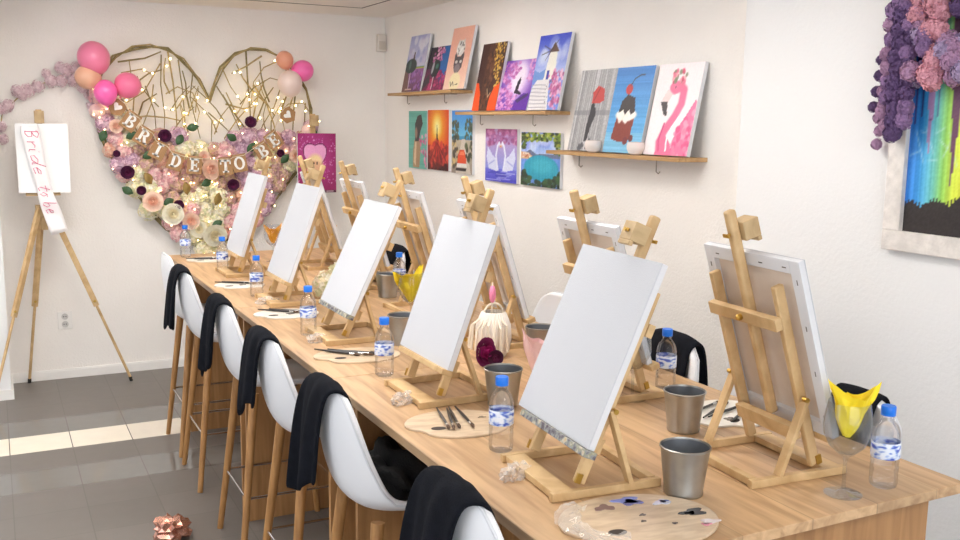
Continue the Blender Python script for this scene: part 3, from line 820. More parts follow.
# ------------------------------------------------------------------ flower heart on the back wall
HW = thing('flower_heart', 'large twig heart on the back wall filled with pink, cream and purple flowers', 'flower wreath', (1.36, 6.80, .80))
def hp(x, z, y=6.80): return Vector((x-1.36, y-6.80, z-.80))
OUT = [(1.369, 1.885), (1.30, 2.02), (1.20, 2.15), (1.10, 2.215), (1.00, 2.235), (.88, 2.215), (.76, 2.15), (.68, 2.05), (.632, 1.93), (.625, 1.80), (.65, 1.66), (.70, 1.52), (.765, 1.395), (.85, 1.255), (.945, 1.125), (1.06, 1.0), (1.18, .91), (1.30, .845),
       (1.42, .87), (1.54, .94), (1.66, 1.03), (1.78, 1.14), (1.90, 1.28), (2.0, 1.42), (2.07, 1.57), (2.10, 1.70), (2.10, 1.84), (2.06, 1.98), (1.98, 2.11), (1.88, 2.2), (1.77, 2.245), (1.66, 2.25), (1.55, 2.20), (1.46, 2.10), (1.40, 1.98), (1.369, 1.885)]
m_twig = mat('twig_bark', (142, 128, 86), .85, vary=.3, vscale=30); m_twig2 = mat('twig_bark_light', (176, 156, 108), .85, vary=.25, vscale=30)
rg = random.Random(5)
for k in range(3):
    pts = [hp(x+rg.uniform(-.012, .012), z+rg.uniform(-.012, .012), 6.83+rg.uniform(-.015, .015)) for x, z in OUT]
    MB().tube(pts, .0055 if k else .0075, 7).build('hoop_branch', m_twig if k != 1 else m_twig2, HW)
def twig(pts, r=.007, m=m_twig):
    q_ = []
    for (x, z) in pts: q_.append(hp(x, z, 6.82+rg.uniform(-.02, .02)))
    MB().tube(q_, [r*(1-.4*i/(len(q_)-1)) for i in range(len(q_))], 6).build('twig', m, HW)
def inside_heart(x, z):
    c = False; n = len(OUT)-1
    for i in range(n):
        (xa, za), (xb, zb) = OUT[i], OUT[i+1]
        if (za > z) != (zb > z) and x < (xb-xa)*(z-za)/(zb-za)+xa: c = not c
    return c
# traced runs of the main twigs (metres on the wall)
TW = [[(1.10, 2.20), (1.13, 2.0), (1.14, 1.80), (1.15, 1.62)], [(1.17, 2.15), (1.19, 1.95), (1.20, 1.75), (1.19, 1.60)], [(.66, 2.03), (.80, 2.05), (.93, 2.08), (1.0, 2.05)],
      [(.70, 1.86), (.84, 1.95), (.97, 2.05), (1.06, 2.08)], [(1.0, 1.98), (.98, 1.85), (.93, 1.73), (.90, 1.65)], [(.95, 1.97), (1.0, 1.80), (1.01, 1.65)], [(.82, 1.75), (.95, 1.77), (1.08, 1.76), (1.18, 1.74)],
      [(1.26, 2.07), (1.24, 1.90), (1.27, 1.75), (1.30, 1.62)], [(1.08, 1.92), (1.16, 1.97), (1.26, 1.93), (1.30, 1.80), (1.27, 1.70)], [(.78, 2.12), (.95, 2.15), (1.06, 2.20)], [(1.05, 2.12), (.94, 1.93), (.80, 1.84)],
      [(1.37, 1.89), (1.38, 1.75), (1.37, 1.60)], [(1.37, 1.89), (1.48, 1.86), (1.60, 1.83), (1.66, 1.84)], [(1.42, 1.98), (1.50, 1.85), (1.56, 1.72), (1.60, 1.60)], [(1.46, 2.10), (1.52, 1.98), (1.59, 1.88)], [(1.63, 2.23), (1.64, 2.05), (1.65, 1.85), (1.65, 1.68)],
      [(1.86, 2.17), (1.75, 2.12), (1.68, 2.02), (1.66, 1.88)], [(1.58, 1.86), (1.68, 1.98), (1.80, 2.05), (1.92, 2.02)], [(1.68, 2.0), (1.77, 1.86), (1.82, 1.72), (1.84, 1.62)], [(1.90, 2.05), (1.82, 1.85), (1.74, 1.72), (1.70, 1.62)], [(1.46, 1.62), (1.55, 1.75), (1.66, 1.86), (1.72, 1.93)],
      [(1.98, 2.0), (1.97, 1.82), (1.95, 1.66)], [(1.84, 1.80), (1.93, 1.87), (2.04, 1.88), (2.09, 1.80)], [(2.05, 1.88), (2.04, 1.70), (2.03, 1.6)], [(1.74, 2.2), (1.62, 2.12), (1.52, 2.07)], [(1.36, 1.80), (1.47, 1.70), (1.55, 1.62)], [(1.40, 1.65), (1.45, 1.78), (1.52, 1.87)],
      [(.88, 1.72), (.93, 1.86), (1.02, 1.92)], [(1.9, 2.18), (1.93, 1.98), (1.87, 1.80), (1.90, 1.66)], [(1.06, 2.18), (1.05, 1.98), (1.07, 1.78), (1.06, 1.66)]]
for _ in range(26):
    x_ = rg.uniform(.74, 2.04); z_ = rg.uniform(1.62, 1.95)
    a_ = rg.choice((-1, 1))*rg.uniform(.1, .7); L_ = rg.uniform(.2, .42)
    q_ = [(x_+math.sin(a_)*L_*t+.03*math.sin(t*3+x_*9), z_+math.cos(a_)*L_*t) for t in (0, .33, .66, 1)]
    TW.append(q_)
TW = [[p for p in q_ if inside_heart(*p)] for q_ in TW]; TW = [q_ for q_ in TW if len(q_) > 1]
for k, p in enumerate(TW): twig(p, .0065 if k % 3 == 0 else .0045, m_twig if k % 2 else m_twig2)
# flower fill
from mathutils.geometry import intersect_point_tri_2d
def inside(x, z):
    c = False; n = len(OUT)-1
    for i in range(n):
        (xa, za), (xb, zb) = OUT[i], OUT[(i+1) % n]
        if (za > z) != (zb > z) and x < (xb-xa)*(z-za)/(zb-za)+xa: c = not c
    return c
def topz(x):
    K = [(.60, 1.97), (.68, 1.92), (.74, 1.80), (.83, 1.70), (.95, 1.66), (1.08, 1.68), (1.2, 1.66), (1.37, 1.55), (1.48, 1.62), (1.6, 1.68), (1.75, 1.66), (1.9, 1.66), (2.03, 1.72), (2.12, 1.72)]
    for (a, b), (c, d) in zip(K, K[1:]):
        if a <= x <= c: return b+(d-b)*(x-a)/(c-a)
    return 1.6
cells = []
STEP = .098
for r_ in range(14):
    z = .87 + r_*STEP*.86
    for c_ in range(18):
        x = .60 + c_*STEP + (STEP/2 if r_ % 2 else 0) + rg.uniform(-.018, .018); zz = z + rg.uniform(-.015, .015)
        if inside(x, zz) and zz < topz(x) + .01: cells.append((x, zz))
cells += [(.655, 1.90), (.70, 1.83), (.64, 1.80), (2.07, 1.68)]
def kind_at(x, z):
    B = [((.68, 1.74), 'lilac'), ((.72, 1.58), 'cream'), ((.80, 1.46), 'lilac'), ((.88, 1.30), 'cream'), ((1.02, 1.36), 'pink'), ((1.10, 1.62), 'lilac'), ((1.24, 1.58), 'cream'), ((1.42, 1.60), 'pink'), ((1.55, 1.64), 'lilac'), ((1.70, 1.57), 'cream'),
         ((1.85, 1.64), 'pink'), ((1.98, 1.60), 'lilac'), ((1.97, 1.42), 'cream'), ((1.86, 1.40), 'dusk'), ((1.22, 1.36), 'dusk'), ((1.30, 1.24), 'cream'), ((1.46, 1.32), 'dusk'), ((1.55, 1.20), 'lilac'), ((1.66, 1.32), 'lilac'), ((1.1, 1.18), 'peach'),
         ((1.0, 1.10), 'cream'), ((1.2, 1.05), 'pink'), ((1.4, 1.06), 'cream'), ((1.5, 1.08), 'pink'), ((1.3, .92), 'cream'), ((1.75, 1.2), 'lilac'), ((.92, 1.5), 'dusk'), ((1.05, 1.50), 'peach'), ((.66, 1.88), 'pink')]
    return min(B, key=lambda q: (q[0][0]-x)**2+(q[0][1]-z)**2)[1]
rg2 = random.Random(9)
for (x, z) in cells[:100]:
    k = kind_at(x, z)
    if rg2.random() < .2: k = rg2.choice(['pink', 'lilac', 'cream', 'peach', 'dusk'])
    s = rg2.uniform(.85, 1.12)
    o = link('hydrangea_bloom', rg2.choice(HY[k]), None, HW, hp(x, z, 6.80+rg2.uniform(-.01, .015)), (rg2.uniform(-.3, .3), rg2.uniform(0, 6.28), rg2.uniform(-.3, .3)))
    o.scale = (s, s, s)
rest = cells[100:]
if rest:
    bb = MB()
    for (x, z) in rest: bb.ball(hp(x, z, 6.80), .055, 2, .12)
    o = bb.build('hydrangea_fill', f_pnk[1], HW); o['kind'] = 'stuff'
def bloom(name, me, x, z, y=6.745, s=1.0, rot=None):
    o = link(name, me, None, HW, hp(x, z, y), rot or (rg2.uniform(-.3, .3), rg2.uniform(0, 6.28), rg2.uniform(-.3, .3))); o.scale = (s, s, s); return o
for x, z, s in ((1.335, 1.41, 1.1), (.955, 1.195, 1.05), (.74, 1.70, .7), (1.95, 1.50, .75), (1.20, 1.06, .9), (1.30, 1.50, .6)): bloom('peach_rose', ROSE_P, x, z, 6.73, s)
for x, z, s in ((1.05, 1.64, 1.1), (1.63, 1.735, 1.05), (.80, 1.40, 1.15), (.885, 1.275, .8), (1.125, 1.17, .9), (1.50, 1.305, 1.05), (1.705, 1.565, .95), (1.50, .985, .9), (2.04, 1.36, .75), (1.84, 1.52, .7), (1.585, 1.09, .7), (.74, 1.52, .6)):
    bloom('purple_rose', ROSE_D, x, z, 6.735, s*.82)
for x, z, s in ((1.36, .96, 1.1), (1.08, 1.11, 1.0), (1.25, 1.0, .8)): bloom('cream_rose', ROSE_C, x, z, 6.735, s)
for x, z, a in ((1.19, 1.69, 80), (1.125, 1.58, 30), (.90, 1.49, 60), (1.53, 1.61, -60), (.83, 1.255, -60), (1.02, 1.18, 70), (1.34, 1.01, 60), (1.84, 1.45, 40), (1.47, 1.42, 90), (.645, 1.60, 20), (2.08, 1.62, 0), (1.28, 1.30, 60), (1.60, 1.53, 40), (.80, 1.62, 60), (1.95, 1.35, 70)):
    o = bloom('leaf', LEAF, x, z, 6.725, 1.0, (rg2.uniform(-.3, .3), R(a), rg2.uniform(-.3, .3)))
    if not LEAF.materials: LEAF.materials.append(m_leaf)
LEAF2 = LEAF.copy(); LEAF2.materials.clear(); LEAF2.materials.append(m_leafo)
for x, z, a in ((.91, 1.395, 150), (1.17, 1.33, 170), (1.40, 1.25, 200)): bloom('dry_leaf', LEAF2, x, z, 6.72, 1.1, (0, R(a), .3))
m_bulb = glow('fairy_bulb', (255, 222, 150), 20)
bl = MB()
rg3 = random.Random(21)
for p in TW:
    for (a, b) in zip(p, p[1:]):
        for t in (.25, .75):
            if rg3.random() < .17: bl.ball(hp(a[0]+(b[0]-a[0])*t+rg3.uniform(-.015, .015), a[1]+(b[1]-a[1])*t+rg3.uniform(-.015, .015), 6.80), .0065, 1)
for (x, z) in cells:
    for _ in range(2):
        if rg3.random() < .42: bl.ball(hp(x+rg3.uniform(-.05, .05), z+rg3.uniform(-.05, .05), 6.738), .0042, 1)
o = bl.build('fairy_lights', m_bulb, HW); o['kind'] = 'stuff'; o['label'] = 'tiny warm white fairy lights'

# pink blossom garland running left from the heart
GA = thing('blossom_garland', 'dusty pink blossom garland curving along the back wall left of the heart', 'garland', (.3, 6.86, 1.9))
f_gar = [fm_('blossom_dusty', (220, 192, 199)), fm_('blossom_dusty_dark', (205, 174, 182)), fm_('blossom_dusty_pale', (231, 208, 212))]
GH = [hydrangea_mesh('blossom_dusty', .05, f_gar, 60, s) for s in (31, 32)]
MB().tube([(.60-.3, -.012, .17), (.45-.3, -.012, .13), (.30-.3, -.012, .055), (.17-.3, -.012, -.03), (.08-.3, -.012, -.12), (.045-.3, -.012, -.3)], .004, 6).build('vine', m_twig2, GA)
for (x, z, s) in ((.57, 2.02, 1), (.53, 2.07, 1), (.47, 2.055, 1), (.43, 2.07, .85), (.50, 1.99, .9), (.43, 1.985, .9), (.37, 1.985, .95), (.345, 2.03, .7), (.56, 1.94, .8), (.29, 1.945, .95), (.23, 1.92, 1), (.17, 1.915, .9), (.20, 1.885, .7), (.11, 1.825, .95), (.08, 1.80, .8), (.065, 1.69, .8), (.07, 1.61, .8), (.60, 1.90, .9), (.61, 1.83, .8)):
    o = link('blossom', rg2.choice(GH), None, GA, (x-.3, -.028, z-1.9), (rg2.uniform(-.3, .3), rg2.uniform(0, 6), rg2.uniform(-.3, .3))); o.scale = (s*.82, s*.6, s*.82)

# ------------------------------------------------------------------ balloons
def balloon(label, x, z, r, rgb, y=6.66, el=1.06, dirn=(0, 0, -1)):
    t = thing('balloon', label, 'balloon', (x, y, z), 0, 'balloons on the flower heart')
    d = Vector(dirn).normalized(); M = d.to_track_quat('Z', 'Y').to_matrix().to_4x4()
    prof_ = [(0, -r*el)]
    for i in range(1, 16):
        a = PI*i/16; k = 1-.10*max(0, -math.cos(a))
        prof_.append((r*math.sin(a)*(1 - .08*max(0, -math.cos(a))), -r*el*math.cos(a)*(1 + (.06 if math.cos(a) < 0 else 0))))
    prof_.append((r*.06, r*el*1.07)); prof_.append((0, r*el*1.07))
    m = mat('balloon_%d_%d_%d' % rgb, rgb, .28, spec=.5)
    MB().lathe(prof_, 32, M).build('balloon_skin', m, t, angle=80)
    MB().lathe([(r*.05, r*el*1.06), (r*.09, r*el*1.11), (r*.05, r*el*1.13), (r*.12, r*el*1.2), (0, r*el*1.17)], 14, M).build('knot', m, t)
balloon('large pink balloon, highest of the bunch on the left of the heart', .619, 2.131, .100, (242, 134, 168), dirn=(.3, .2, -1))
balloon('peach balloon below the highest pink balloon on the left', .578, 2.008, .076, (232, 178, 148), dirn=(1, .2, -.3))
balloon('hot pink balloon lowest of the left bunch', .678, 1.915, .073, (255, 112, 186), el=1.12, y=6.64, dirn=(.1, .1, -1))
balloon('pink balloon rightmost of the left bunch', .818, 1.965, .086, (246, 124, 164), el=.95, dirn=(-.6, .2, -1))
balloon('small peach balloon on top of the right lobe of the heart', 1.861, 2.168, .060, (236, 166, 138), dirn=(.4, .2, -1))
balloon('hot pink balloon at the right of the right bunch', 1.985, 2.098, .075, (252, 116, 184), dirn=(-1, .2, -.4))
balloon('pale cream balloon lowest of the right bunch', 1.886, 2.008, .086, (238, 216, 206), y=6.63, dirn=(.1, .1, -1))

# ------------------------------------------------------------------ BRIDE TO BE banner
def arc(cx, cy_, rx, ry, a0, a1, n=14): return [(cx+rx*math.cos(R(a0+(a1-a0)*i/n)), cy_+ry*math.sin(R(a0+(a1-a0)*i/n))) for i in range(n+1)]
def glyph(ch):
    rc = lambda x0, y0, x1, y1: [(x0, y0), (x1, y0), (x1, y1), (x0, y1)]
    ring = lambda cx, cy_, ro, rio, a0, a1: arc(cx, cy_, ro[0], ro[1], a0, a1) + arc(cx, cy_, rio[0], rio[1], a1, a0)
    stem = [rc(.16, 0, .36, 1), rc(.04, 0, .48, .12), rc(.04, .88, .48, 1)]
    if ch == 'I': return [rc(.30, 0, .52, 1), rc(.14, 0, .68, .12), rc(.14, .88, .68, 1)]
    if ch == 'T': return [rc(.32, 0, .52, 1), rc(.18, 0, .66, .12), rc(.0, .86, .84, 1), rc(0, .64, .10, 1), rc(.74, .64, .84, 1)]
    if ch == 'O': return [ring(.42, .5, (.43, .52), (.23, .38), 0, 359.9)]
    if ch == 'D': return [rc(.16, 0, .36, 1), rc(.04, 0, .42, .12), rc(.04, .88, .42, 1), ring(.38, .5, (.46, .5), (.25, .38), -90, 90)]
    if ch == 'E': return stem[:1] + [rc(.04, 0, .78, .13), rc(.04, .87, .76, 1), rc(.3, .44, .60, .56), rc(.54, .34, .62, .66), rc(.68, 0, .78, .32), rc(.66, .70, .76, 1)]
    if ch == 'B': return [rc(.16, 0, .36, 1), rc(.04, 0, .46, .12), rc(.04, .88, .46, 1), ring(.44, .745, (.30, .255), (.12, .13), -90, 90), ring(.44, .265, (.38, .265), (.17, .14), -90, 90), rc(.3, .46, .5, .55)]
    if ch == 'R': return stem + [ring(.44, .74, (.32, .26), (.13, .13), -90, 90), rc(.3, .48, .46, .58), [(.42, .5), (.62, .52), (.84, .12), (.84, 0), (.64, 0)], rc(.62, 0, .92, .12)]
BN = thing('letter_banner', 'brown paper banner reading BRIDE TO BE in white letters, hung across the flower heart', 'banner', (1.3, 6.70, 1.44))
m_kraft = mat('kraft_card', (172, 132, 90), .8, vary=.08, vscale=30); m_let = mat('banner_letter_white', (250, 248, 242), .6); m_str = mat('string', (226, 214, 190), .8)
cards = [('h', .752, 1.825, -38), ('B', .829, 1.735, -36), ('R', .907, 1.637, -33), ('I', 1.0, 1.545, -28), ('D', 1.107, 1.471, -19), ('E', 1.232, 1.443, -6), ('T', 1.442, 1.434, 3), ('O', 1.539, 1.454, 10), ('B', 1.702, 1.537, 30), ('E', 1.782, 1.614, 36), ('h', 1.886, 1.791, 52)]
sp_ = []
HEARTP = [(0, -.028), (-.026, 0), (-.030, .012), (-.022, .022), (-.010, .022), (0, .012), (.010, .022), (.022, .022), (.030, .012), (.026, 0)]
for i, (ch, x, z, a) in enumerate(cards):
    M = Matrix.Translation((x-1.3, rg2.uniform(-.004, .004), z-1.44)) @ Matrix.Rotation(R(-a), 4, 'Y') @ Matrix.Rotation(PI/2, 4, 'X')
    w_, h_ = .050, .062
    sh_ = [(-w_, -h_), (0, -h_+.016), (w_, -h_), (w_, h_), (-w_, h_)] if ch == 'h' and False else [(-w_, -h_), (w_, -h_), (w_, h_), (-w_, h_)]
    if ch == 'h': sh_ = [(-.052, -.03), (0, -.062), (.052, -.03), (.052, .03), (0, .062), (-.052, .03)]
    cd = MB().prism(sh_, -.001, .001, M).build('card', m_kraft, BN, smooth=False)
    b = MB()
    if ch == 'h': b.prism(HEARTP, .001, .003, M)
    else:
        S = .088
        for pl in glyph(ch): b.prism([((px-.43)*S, (py-.5)*S) for px, py in pl], .001, .003, M)
    b.build('letter' if ch != 'h' else 'heart_cutout', m_let, cd, smooth=False)
    t_ = M @ Vector((0, h_*.8, 0)); sp_.append(M @ Vector((-w_*.8, h_*.78, .0025))); sp_.append(M @ Vector((w_*.8, h_*.78, .0025)))
sp_ = [Vector((.65-1.3, .03, 1.93-1.44))] + sp_ + [Vector((1.95-1.3, .03, 1.86-1.44))]
MB().tube(sp_, .0025, 6).build('string', m_str, BN)

# ------------------------------------------------------------------ floor easels
def tripod(label, loc):
    t = thing('floor_easel', label, 'easel', loc)
    ap = Vector((0, .06, 1.18))
    feet = [(-.36, -.32), (-.14, .22), (.476, .0)]
    MB().box((-.018, .035, 1.04), (.018, .06, 1.80)).build('mast', m_pine, t, bevel=.002)
    MB().box((-.028, -.012, 1.715), (.028, .035, 1.792)).build('clamp', m_pine_d, t, bevel=.002)
    MB().box((-.10, .02, 1.262), (.10, .045, 1.280)).box((-.10, -.012, 1.262), (.10, .035, 1.270)).build('canvas_ledge', m_pine, t, bevel=.001)
    MB().box((-.05, .02, 1.12), (.05, .075, 1.20)).build('head_block', m_pine_d, t, bevel=.004)
    for fx, fy in feet:
        f = Vector((fx, fy, .012)); a = ap + Vector((fx*.08, fy*.08, 0)); mid = a.lerp(f, .56)
        lg = MB().bar(a, mid, .024, .034).build('leg', m_pine, t, bevel=.002)
        MB().tube([a.lerp(f, .5), f], .009, 10).build('leg_extension', m_pine, lg)
        MB().tube([a.lerp(f, .985), Vector((fx, fy, 0))], .011, 10).build('rubber_foot', m_rub, lg)
        kn = a.lerp(f, .53)
        MB().ball(kn + Vector((0, -.022, 0)), .010, 1).build('leg_knob', m_brass, lg)
    return t
te = tripod('wooden tripod floor easel by the back wall, holding the white board and sash', (.28, 6.62, 0))
copy_tree(te, (2.05, 6.60, -.0), 0, 'wooden floor easel by the far wall, holding the magenta heart painting')
tag(MB().box((-.15, -.004, 0), (.15, .004, .43)).build('white_board', mat('white_board', (250, 250, 250), .6), None, smooth=False, loc=(.29, 6.60, 1.282), rot=(R(-2), 0, 0)), 'plain white board clipped on the tripod easel by the back wall', 'board')
# sash ribbon with its wording
SA = thing('satin_sash', 'white satin sash reading Bride to be in pink, over the white board', 'sash', (.29, 6.582, 1.25))
m_sash = mat('sash_satin', (250, 246, 246), .3, sheen=.3, bump=.05, bscale=30); m_pinkt = mat('sash_pink_print', (214, 56, 116), .5)
axis_pts = [(-.075, .455, 0), (-.065, .40, 0), (-.05, .30, 0), (-.03, .18, 0), (-.005, .05, 0), (.01, -.02, 0), (.035, -.10, 0), (.07, -.225, 0)]
def sash_at(t):
    k = t*(len(axis_pts)-1); i = min(int(k), len(axis_pts)-2); f = k-i
    a, b = Vector(axis_pts[i]), Vector(axis_pts[i+1]); p = a.lerp(b, f)
    return Vector((p.x, 0, p.y)), Vector(((b-a).x, 0, (b-a).y)).normalized()
P = []
for i in range(30):
    t = i/29; p, d = sash_at(t); s = Vector((-d.z, 0, d.x)); row = []
    for j in range(7):
        v = -1+j/3
        row.append(p + s*(-v)*(.048+.005*math.sin(t*9)) + Vector((0, .005*math.sin(t*24+v*1.3)-.004, 0)))
    P.append(row)
o = link('ribbon', grid_mesh('ribbon', P), m_sash, SA); q = o.modifiers.new('solid', 'SOLIDIFY'); q.thickness = .001
GL = {'B': [[(.1, 1), (.12, 0)], [(.0, .85), (.25, 1.02), (.5, .85), (.4, .6), (.15, .52)], [(.15, .52), (.5, .45), (.55, .18), (.35, 0), (.05, .05)]], 'r': [[(.05, .55), (.12, 0)], [(.1, .35), (.25, .55), (.38, .5)]], 'i': [[(.05, .5), (.08, .08), (.2, 0)], [(.1, .72), (.12, .76)]],
      'd': [[(.38, .45), (.2, .52), (.03, .3), (.1, .03), (.3, .08), (.4, .4)], [(.46, 1.0), (.4, .3), (.42, .05), (.52, 0)]], 'e': [[(.05, .28), (.28, .34), (.3, .5), (.15, .54), (.03, .28), (.12, .02), (.34, .1)]],
      't': [[(.18, .85), (.12, .15), (.2, 0), (.32, .06)], [(.0, .56), (.34, .58)]], 'o': [[(.2, .54), (.03, .3), (.16, 0), (.34, .24), (.2, .54), (.4, .5)]], 'b': [[(.1, 1.0), (.04, .1), (.2, 0), (.36, .2), (.28, .46), (.08, .36)]]}
pos = .05; b = MB()
for ch, adv in (('B', .085), ('r', .052), ('i', .036), ('d', .066), ('e', .058), (' ', .034), ('t', .044), ('o', .06), (' ', .034), ('b', .056), ('e', .05)):
    if ch != ' ':
        for stroke in GL[ch]:
            q_ = []
            for gx, gy in stroke:
                l = pos + (gx + gy*.25)*.105
                p, d = sash_at(min(1, l/.68)); s = Vector((-d.z, 0, d.x))
                if s.x < 0: s = -s
                q_.append(p + s*((gy-.42)*.075) + Vector((0, -.0115, 0)))
            b.tube(q_, .0019, 6)
    pos += adv*.92
b.build('sash_lettering', m_pinkt, SA)

# ------------------------------------------------------------------ paintings: little pictures computed on a vertex grid
class Pic:
    def __init__(s, w, h, base=(255, 255, 255), W=64, HH=84):
        s.w, s.h, s.W, s.H = w, h, W, HH
        s.X, s.Y = np.meshgrid(np.linspace(0, 1, W), np.linspace(0, 1, HH))
        s.a = np.zeros((HH, W, 3)); s.a[:] = base; s.rg = np.random.RandomState(3)
    def mix(s, m, c):
        m = np.clip(m, 0, 1)[..., None]; s.a = s.a*(1-m) + np.array(c, float)*m; return s
    def grad(s, y0, c0, y1, c1):
        t = np.clip((s.Y-y0)/(y1-y0), 0, 1)[..., None]; m = ((s.Y >= y0) & (s.Y <= y1))[..., None]
        s.a = np.where(m, np.array(c0, float)*(1-t)+np.array(c1, float)*t, s.a); return s
    def ell(s, cx, cy_, rx, ry, c, soft=.12, al=1):
        d = np.sqrt(((s.X-cx)/rx)**2 + ((s.Y-cy_)/ry)**2); return s.mix(np.clip((1-d)/soft+.5, 0, 1)*al, c)
    def poly(s, pts, c, al=1):
        m = np.zeros_like(s.X, bool); n = len(pts)
        for i in range(n):
            (xa, ya), (xb, yb) = pts[i], pts[(i+1) % n]
            if ya == yb: continue
            m ^= ((ya > s.Y) != (yb > s.Y)) & (s.X < (xb-xa)*(s.Y-ya)/(yb-ya)+xa)
        return s.mix(m*al, c)
    def line(s, pts, w_, c, al=1):
        m = np.zeros_like(s.X)
        for (xa, ya), (xb, yb) in zip(pts, pts[1:]):
            dx, dy = xb-xa, yb-ya; l2 = dx*dx+dy*dy+1e-9
            t = np.clip(((s.X-xa)*dx+(s.Y-ya)*dy)/l2, 0, 1); d = np.hypot(s.X-xa-t*dx, (s.Y-ya-t*dy)*s.h/s.w)
            m = np.maximum(m, np.clip((w_-d)/(w_*.4+.004)+.5, 0, 1))
        return s.mix(m*al, c)
    def dabs(s, n, x0, y0, x1, y1, cols, r0=.02, r1=.04, fn=None, al=.9):
        for _ in range(n):
            x, y = s.rg.uniform(x0, x1), s.rg.uniform(y0, y1)
            if fn and not fn(x, y): continue
            r = s.rg.uniform(r0, r1); s.ell(x, y, r, r*.8, cols[s.rg.randint(len(cols))], .4, al)
        return s
    def streak(s, amp, axis=0):
        n = s.rg.uniform(-amp, amp, s.W if axis == 0 else s.H)
        s.a = np.clip(s.a + (n[None, :, None] if axis == 0 else n[:, None, None]), 0, 255); return s
    def noise(s, amp): s.a = np.clip(s.a + s.rg.uniform(-amp, amp, s.X.shape)[..., None], 0, 255); return s
m_pic = vcol('painted_surface', .42)
def pic_mesh(name, pc):
    vs = [(0, (x-.5)*pc.w, y*pc.h) for y in np.linspace(0, 1, pc.H) for x in np.linspace(0, 1, pc.W)]
    fs = [(i*pc.W+j, i*pc.W+j+1, (i+1)*pc.W+j+1, (i+1)*pc.W+j) for i in range(pc.H-1) for j in range(pc.W-1)]
    me = bpy.data.meshes.new(name); me.from_pydata(vs, [], fs)
    c = pc.a/255.0; l = np.where(c <= .04045, c/12.92, ((c+.055)/1.055)**2.4)
    rgba = np.concatenate([l, np.ones(l.shape[:2]+(1,))], -1).astype(np.float32).reshape(-1)
    at = me.color_attributes.new('Col', 'FLOAT_COLOR', 'POINT'); at.data.foreach_set('color', rgba)
    me.materials.append(m_pic)
    return me
def painting(pc, label, loc, rot, group, depth=.018):
    t = thing('painting', label, 'painting', loc, 0, group, rot=rot)
    MB().box((-depth, -pc.w/2, 0), (0, pc.w/2, pc.h)).build('stretched_canvas', m_cedge, t, smooth=False)
    link('painted_picture', pic_mesh('painted_picture', pc), None, t, (.0008, 0, 0))
    return t
pics = {}
p = Pic(.32, .39, (180, 184, 218)); p.grad(.45, (206, 206, 224), 1, (158, 166, 214)); p.dabs(26, 0, .5, 1, 1, [(226, 228, 240), (140, 150, 206), (190, 180, 214)], .06, .14, al=.5)
p.grad(0, (110, 62, 92), .40, (150, 92, 160)); p.grad(.40, (222, 196, 60), .44, (90, 150, 70)); p.poly([(0, 0), (.34, 0), (.18, .4), (0, .42)], (120, 84, 74)); p.dabs(40, .35, .02, 1, .38, [(150, 100, 180), (110, 60, 130), (170, 120, 190)], .02, .05)
p.poly([(.30, .45), (.34, .70), (.40, .70), (.44, .45)], (84, 66, 74)); p.ell(.28, .46, .30, .13, (24, 48, 48), .1); p.ell(.22, .48, .06, .09, (90, 130, 120), .4, .7); p.line([(.30, .33), (.32, .05)], .014, (236, 226, 236)); p.line([(.18, .04), (.50, .04)], .014, (220, 190, 170)); pics['A'] = p.noise(8)
p = Pic(.34, .295, (34, 24, 40)); p.grad(0, (120, 26, 70), .5, (90, 24, 74)); p.ell(.85, .7, .3, .5, (30, 110, 186), .5, .9); p.dabs(70, .2, .55, .7, 1, [(214, 130, 180), (180, 90, 150), (236, 180, 206)], .02, .05, lambda x, y: (x-.45)**2/.06+(y-.8)**2/.05 < 1)
p.dabs(60, .3, 0, 1, .45, [(176, 36, 96), (140, 30, 90), (200, 60, 120)], .03, .06); p.ell(.42, .50, .20, .20, (22, 40, 44), .1); p.ell(.30, .52, .05, .14, (210, 214, 220), .3, .8); p.ell(.48, .55, .07, .06, (60, 120, 104), .5); p.line([(.42, .3), (.44, .04)], .015, (230, 216, 226)); p.poly([(0, 0), (.3, .2), (.2, .4), (0, .2)], (60, 50, 60)); pics['B'] = p.noise(8)
p = Pic(.30, .39, (236, 178, 156)); p.grad(0, (244, 208, 186), .5, (238, 184, 162)); p.ell(.52, .66, .20, .13, (226, 222, 218), .15); p.dabs(20, .36, .56, .7, .76, [(120, 116, 116), (246, 244, 240)], .015, .035); p.poly([(.36, .74), (.40, .82), (.46, .76)], (210, 206, 202)); p.poly([(.58, .76), (.66, .82), (.68, .74)], (210, 206, 202))
p.poly([(.30, .55), (.34, .60), (.42, .53), (.60, .53), (.70, .60), (.74, .54), (.70, .34), (.56, .26), (.42, .26), (.32, .36)], (74, 66, 74)); p.ell(.42, .44, .06, .025, (210, 206, 200)); p.ell(.62, .44, .06, .025, (210, 206, 200)); p.ell(.5, .34, .14, .07, (134, 122, 128), .5)
p.ell(.5, .12, .26, .15, (240, 224, 180), .2); p.line([(.3, .12), (.36, .05), (.42, .12), (.48, .06)], .012, (80, 60, 50)); p.line([(.55, .07), (.66, .08)], .01, (80, 60, 50)); pics['C'] = p.noise(6)
p = Pic(.30, .40, (66, 34, 30)); p.poly([(0, 0), (.30, 0), (.24, .25), (.10, .42), (0, .42)], (238, 84, 26)); p.poly([(.62, 0), (1, 0), (1, .42), (.78, .34), (.66, .2)], (238, 84, 26)); p.poly([(.30, 0), (.64, 0), (.62, .5), (.70, 1), (.30, 1), (.26, .5)], (80, 46, 34)); p.dabs(40, .3, .02, .64, .9, [(112, 70, 50), (50, 28, 26), (96, 58, 40)], .03, .06)
p.dabs(150, .42, .36, .95, 1, [(224, 182, 74), (240, 210, 110), (184, 134, 50)], .015, .03, lambda x, y: x > .9-.55*y*.8 and x < 1.25-.3*y); p.line([(.5, .32), (.58, .2), (.66, .26)], .012, (220, 190, 150)); pics['D'] = p.noise(10)
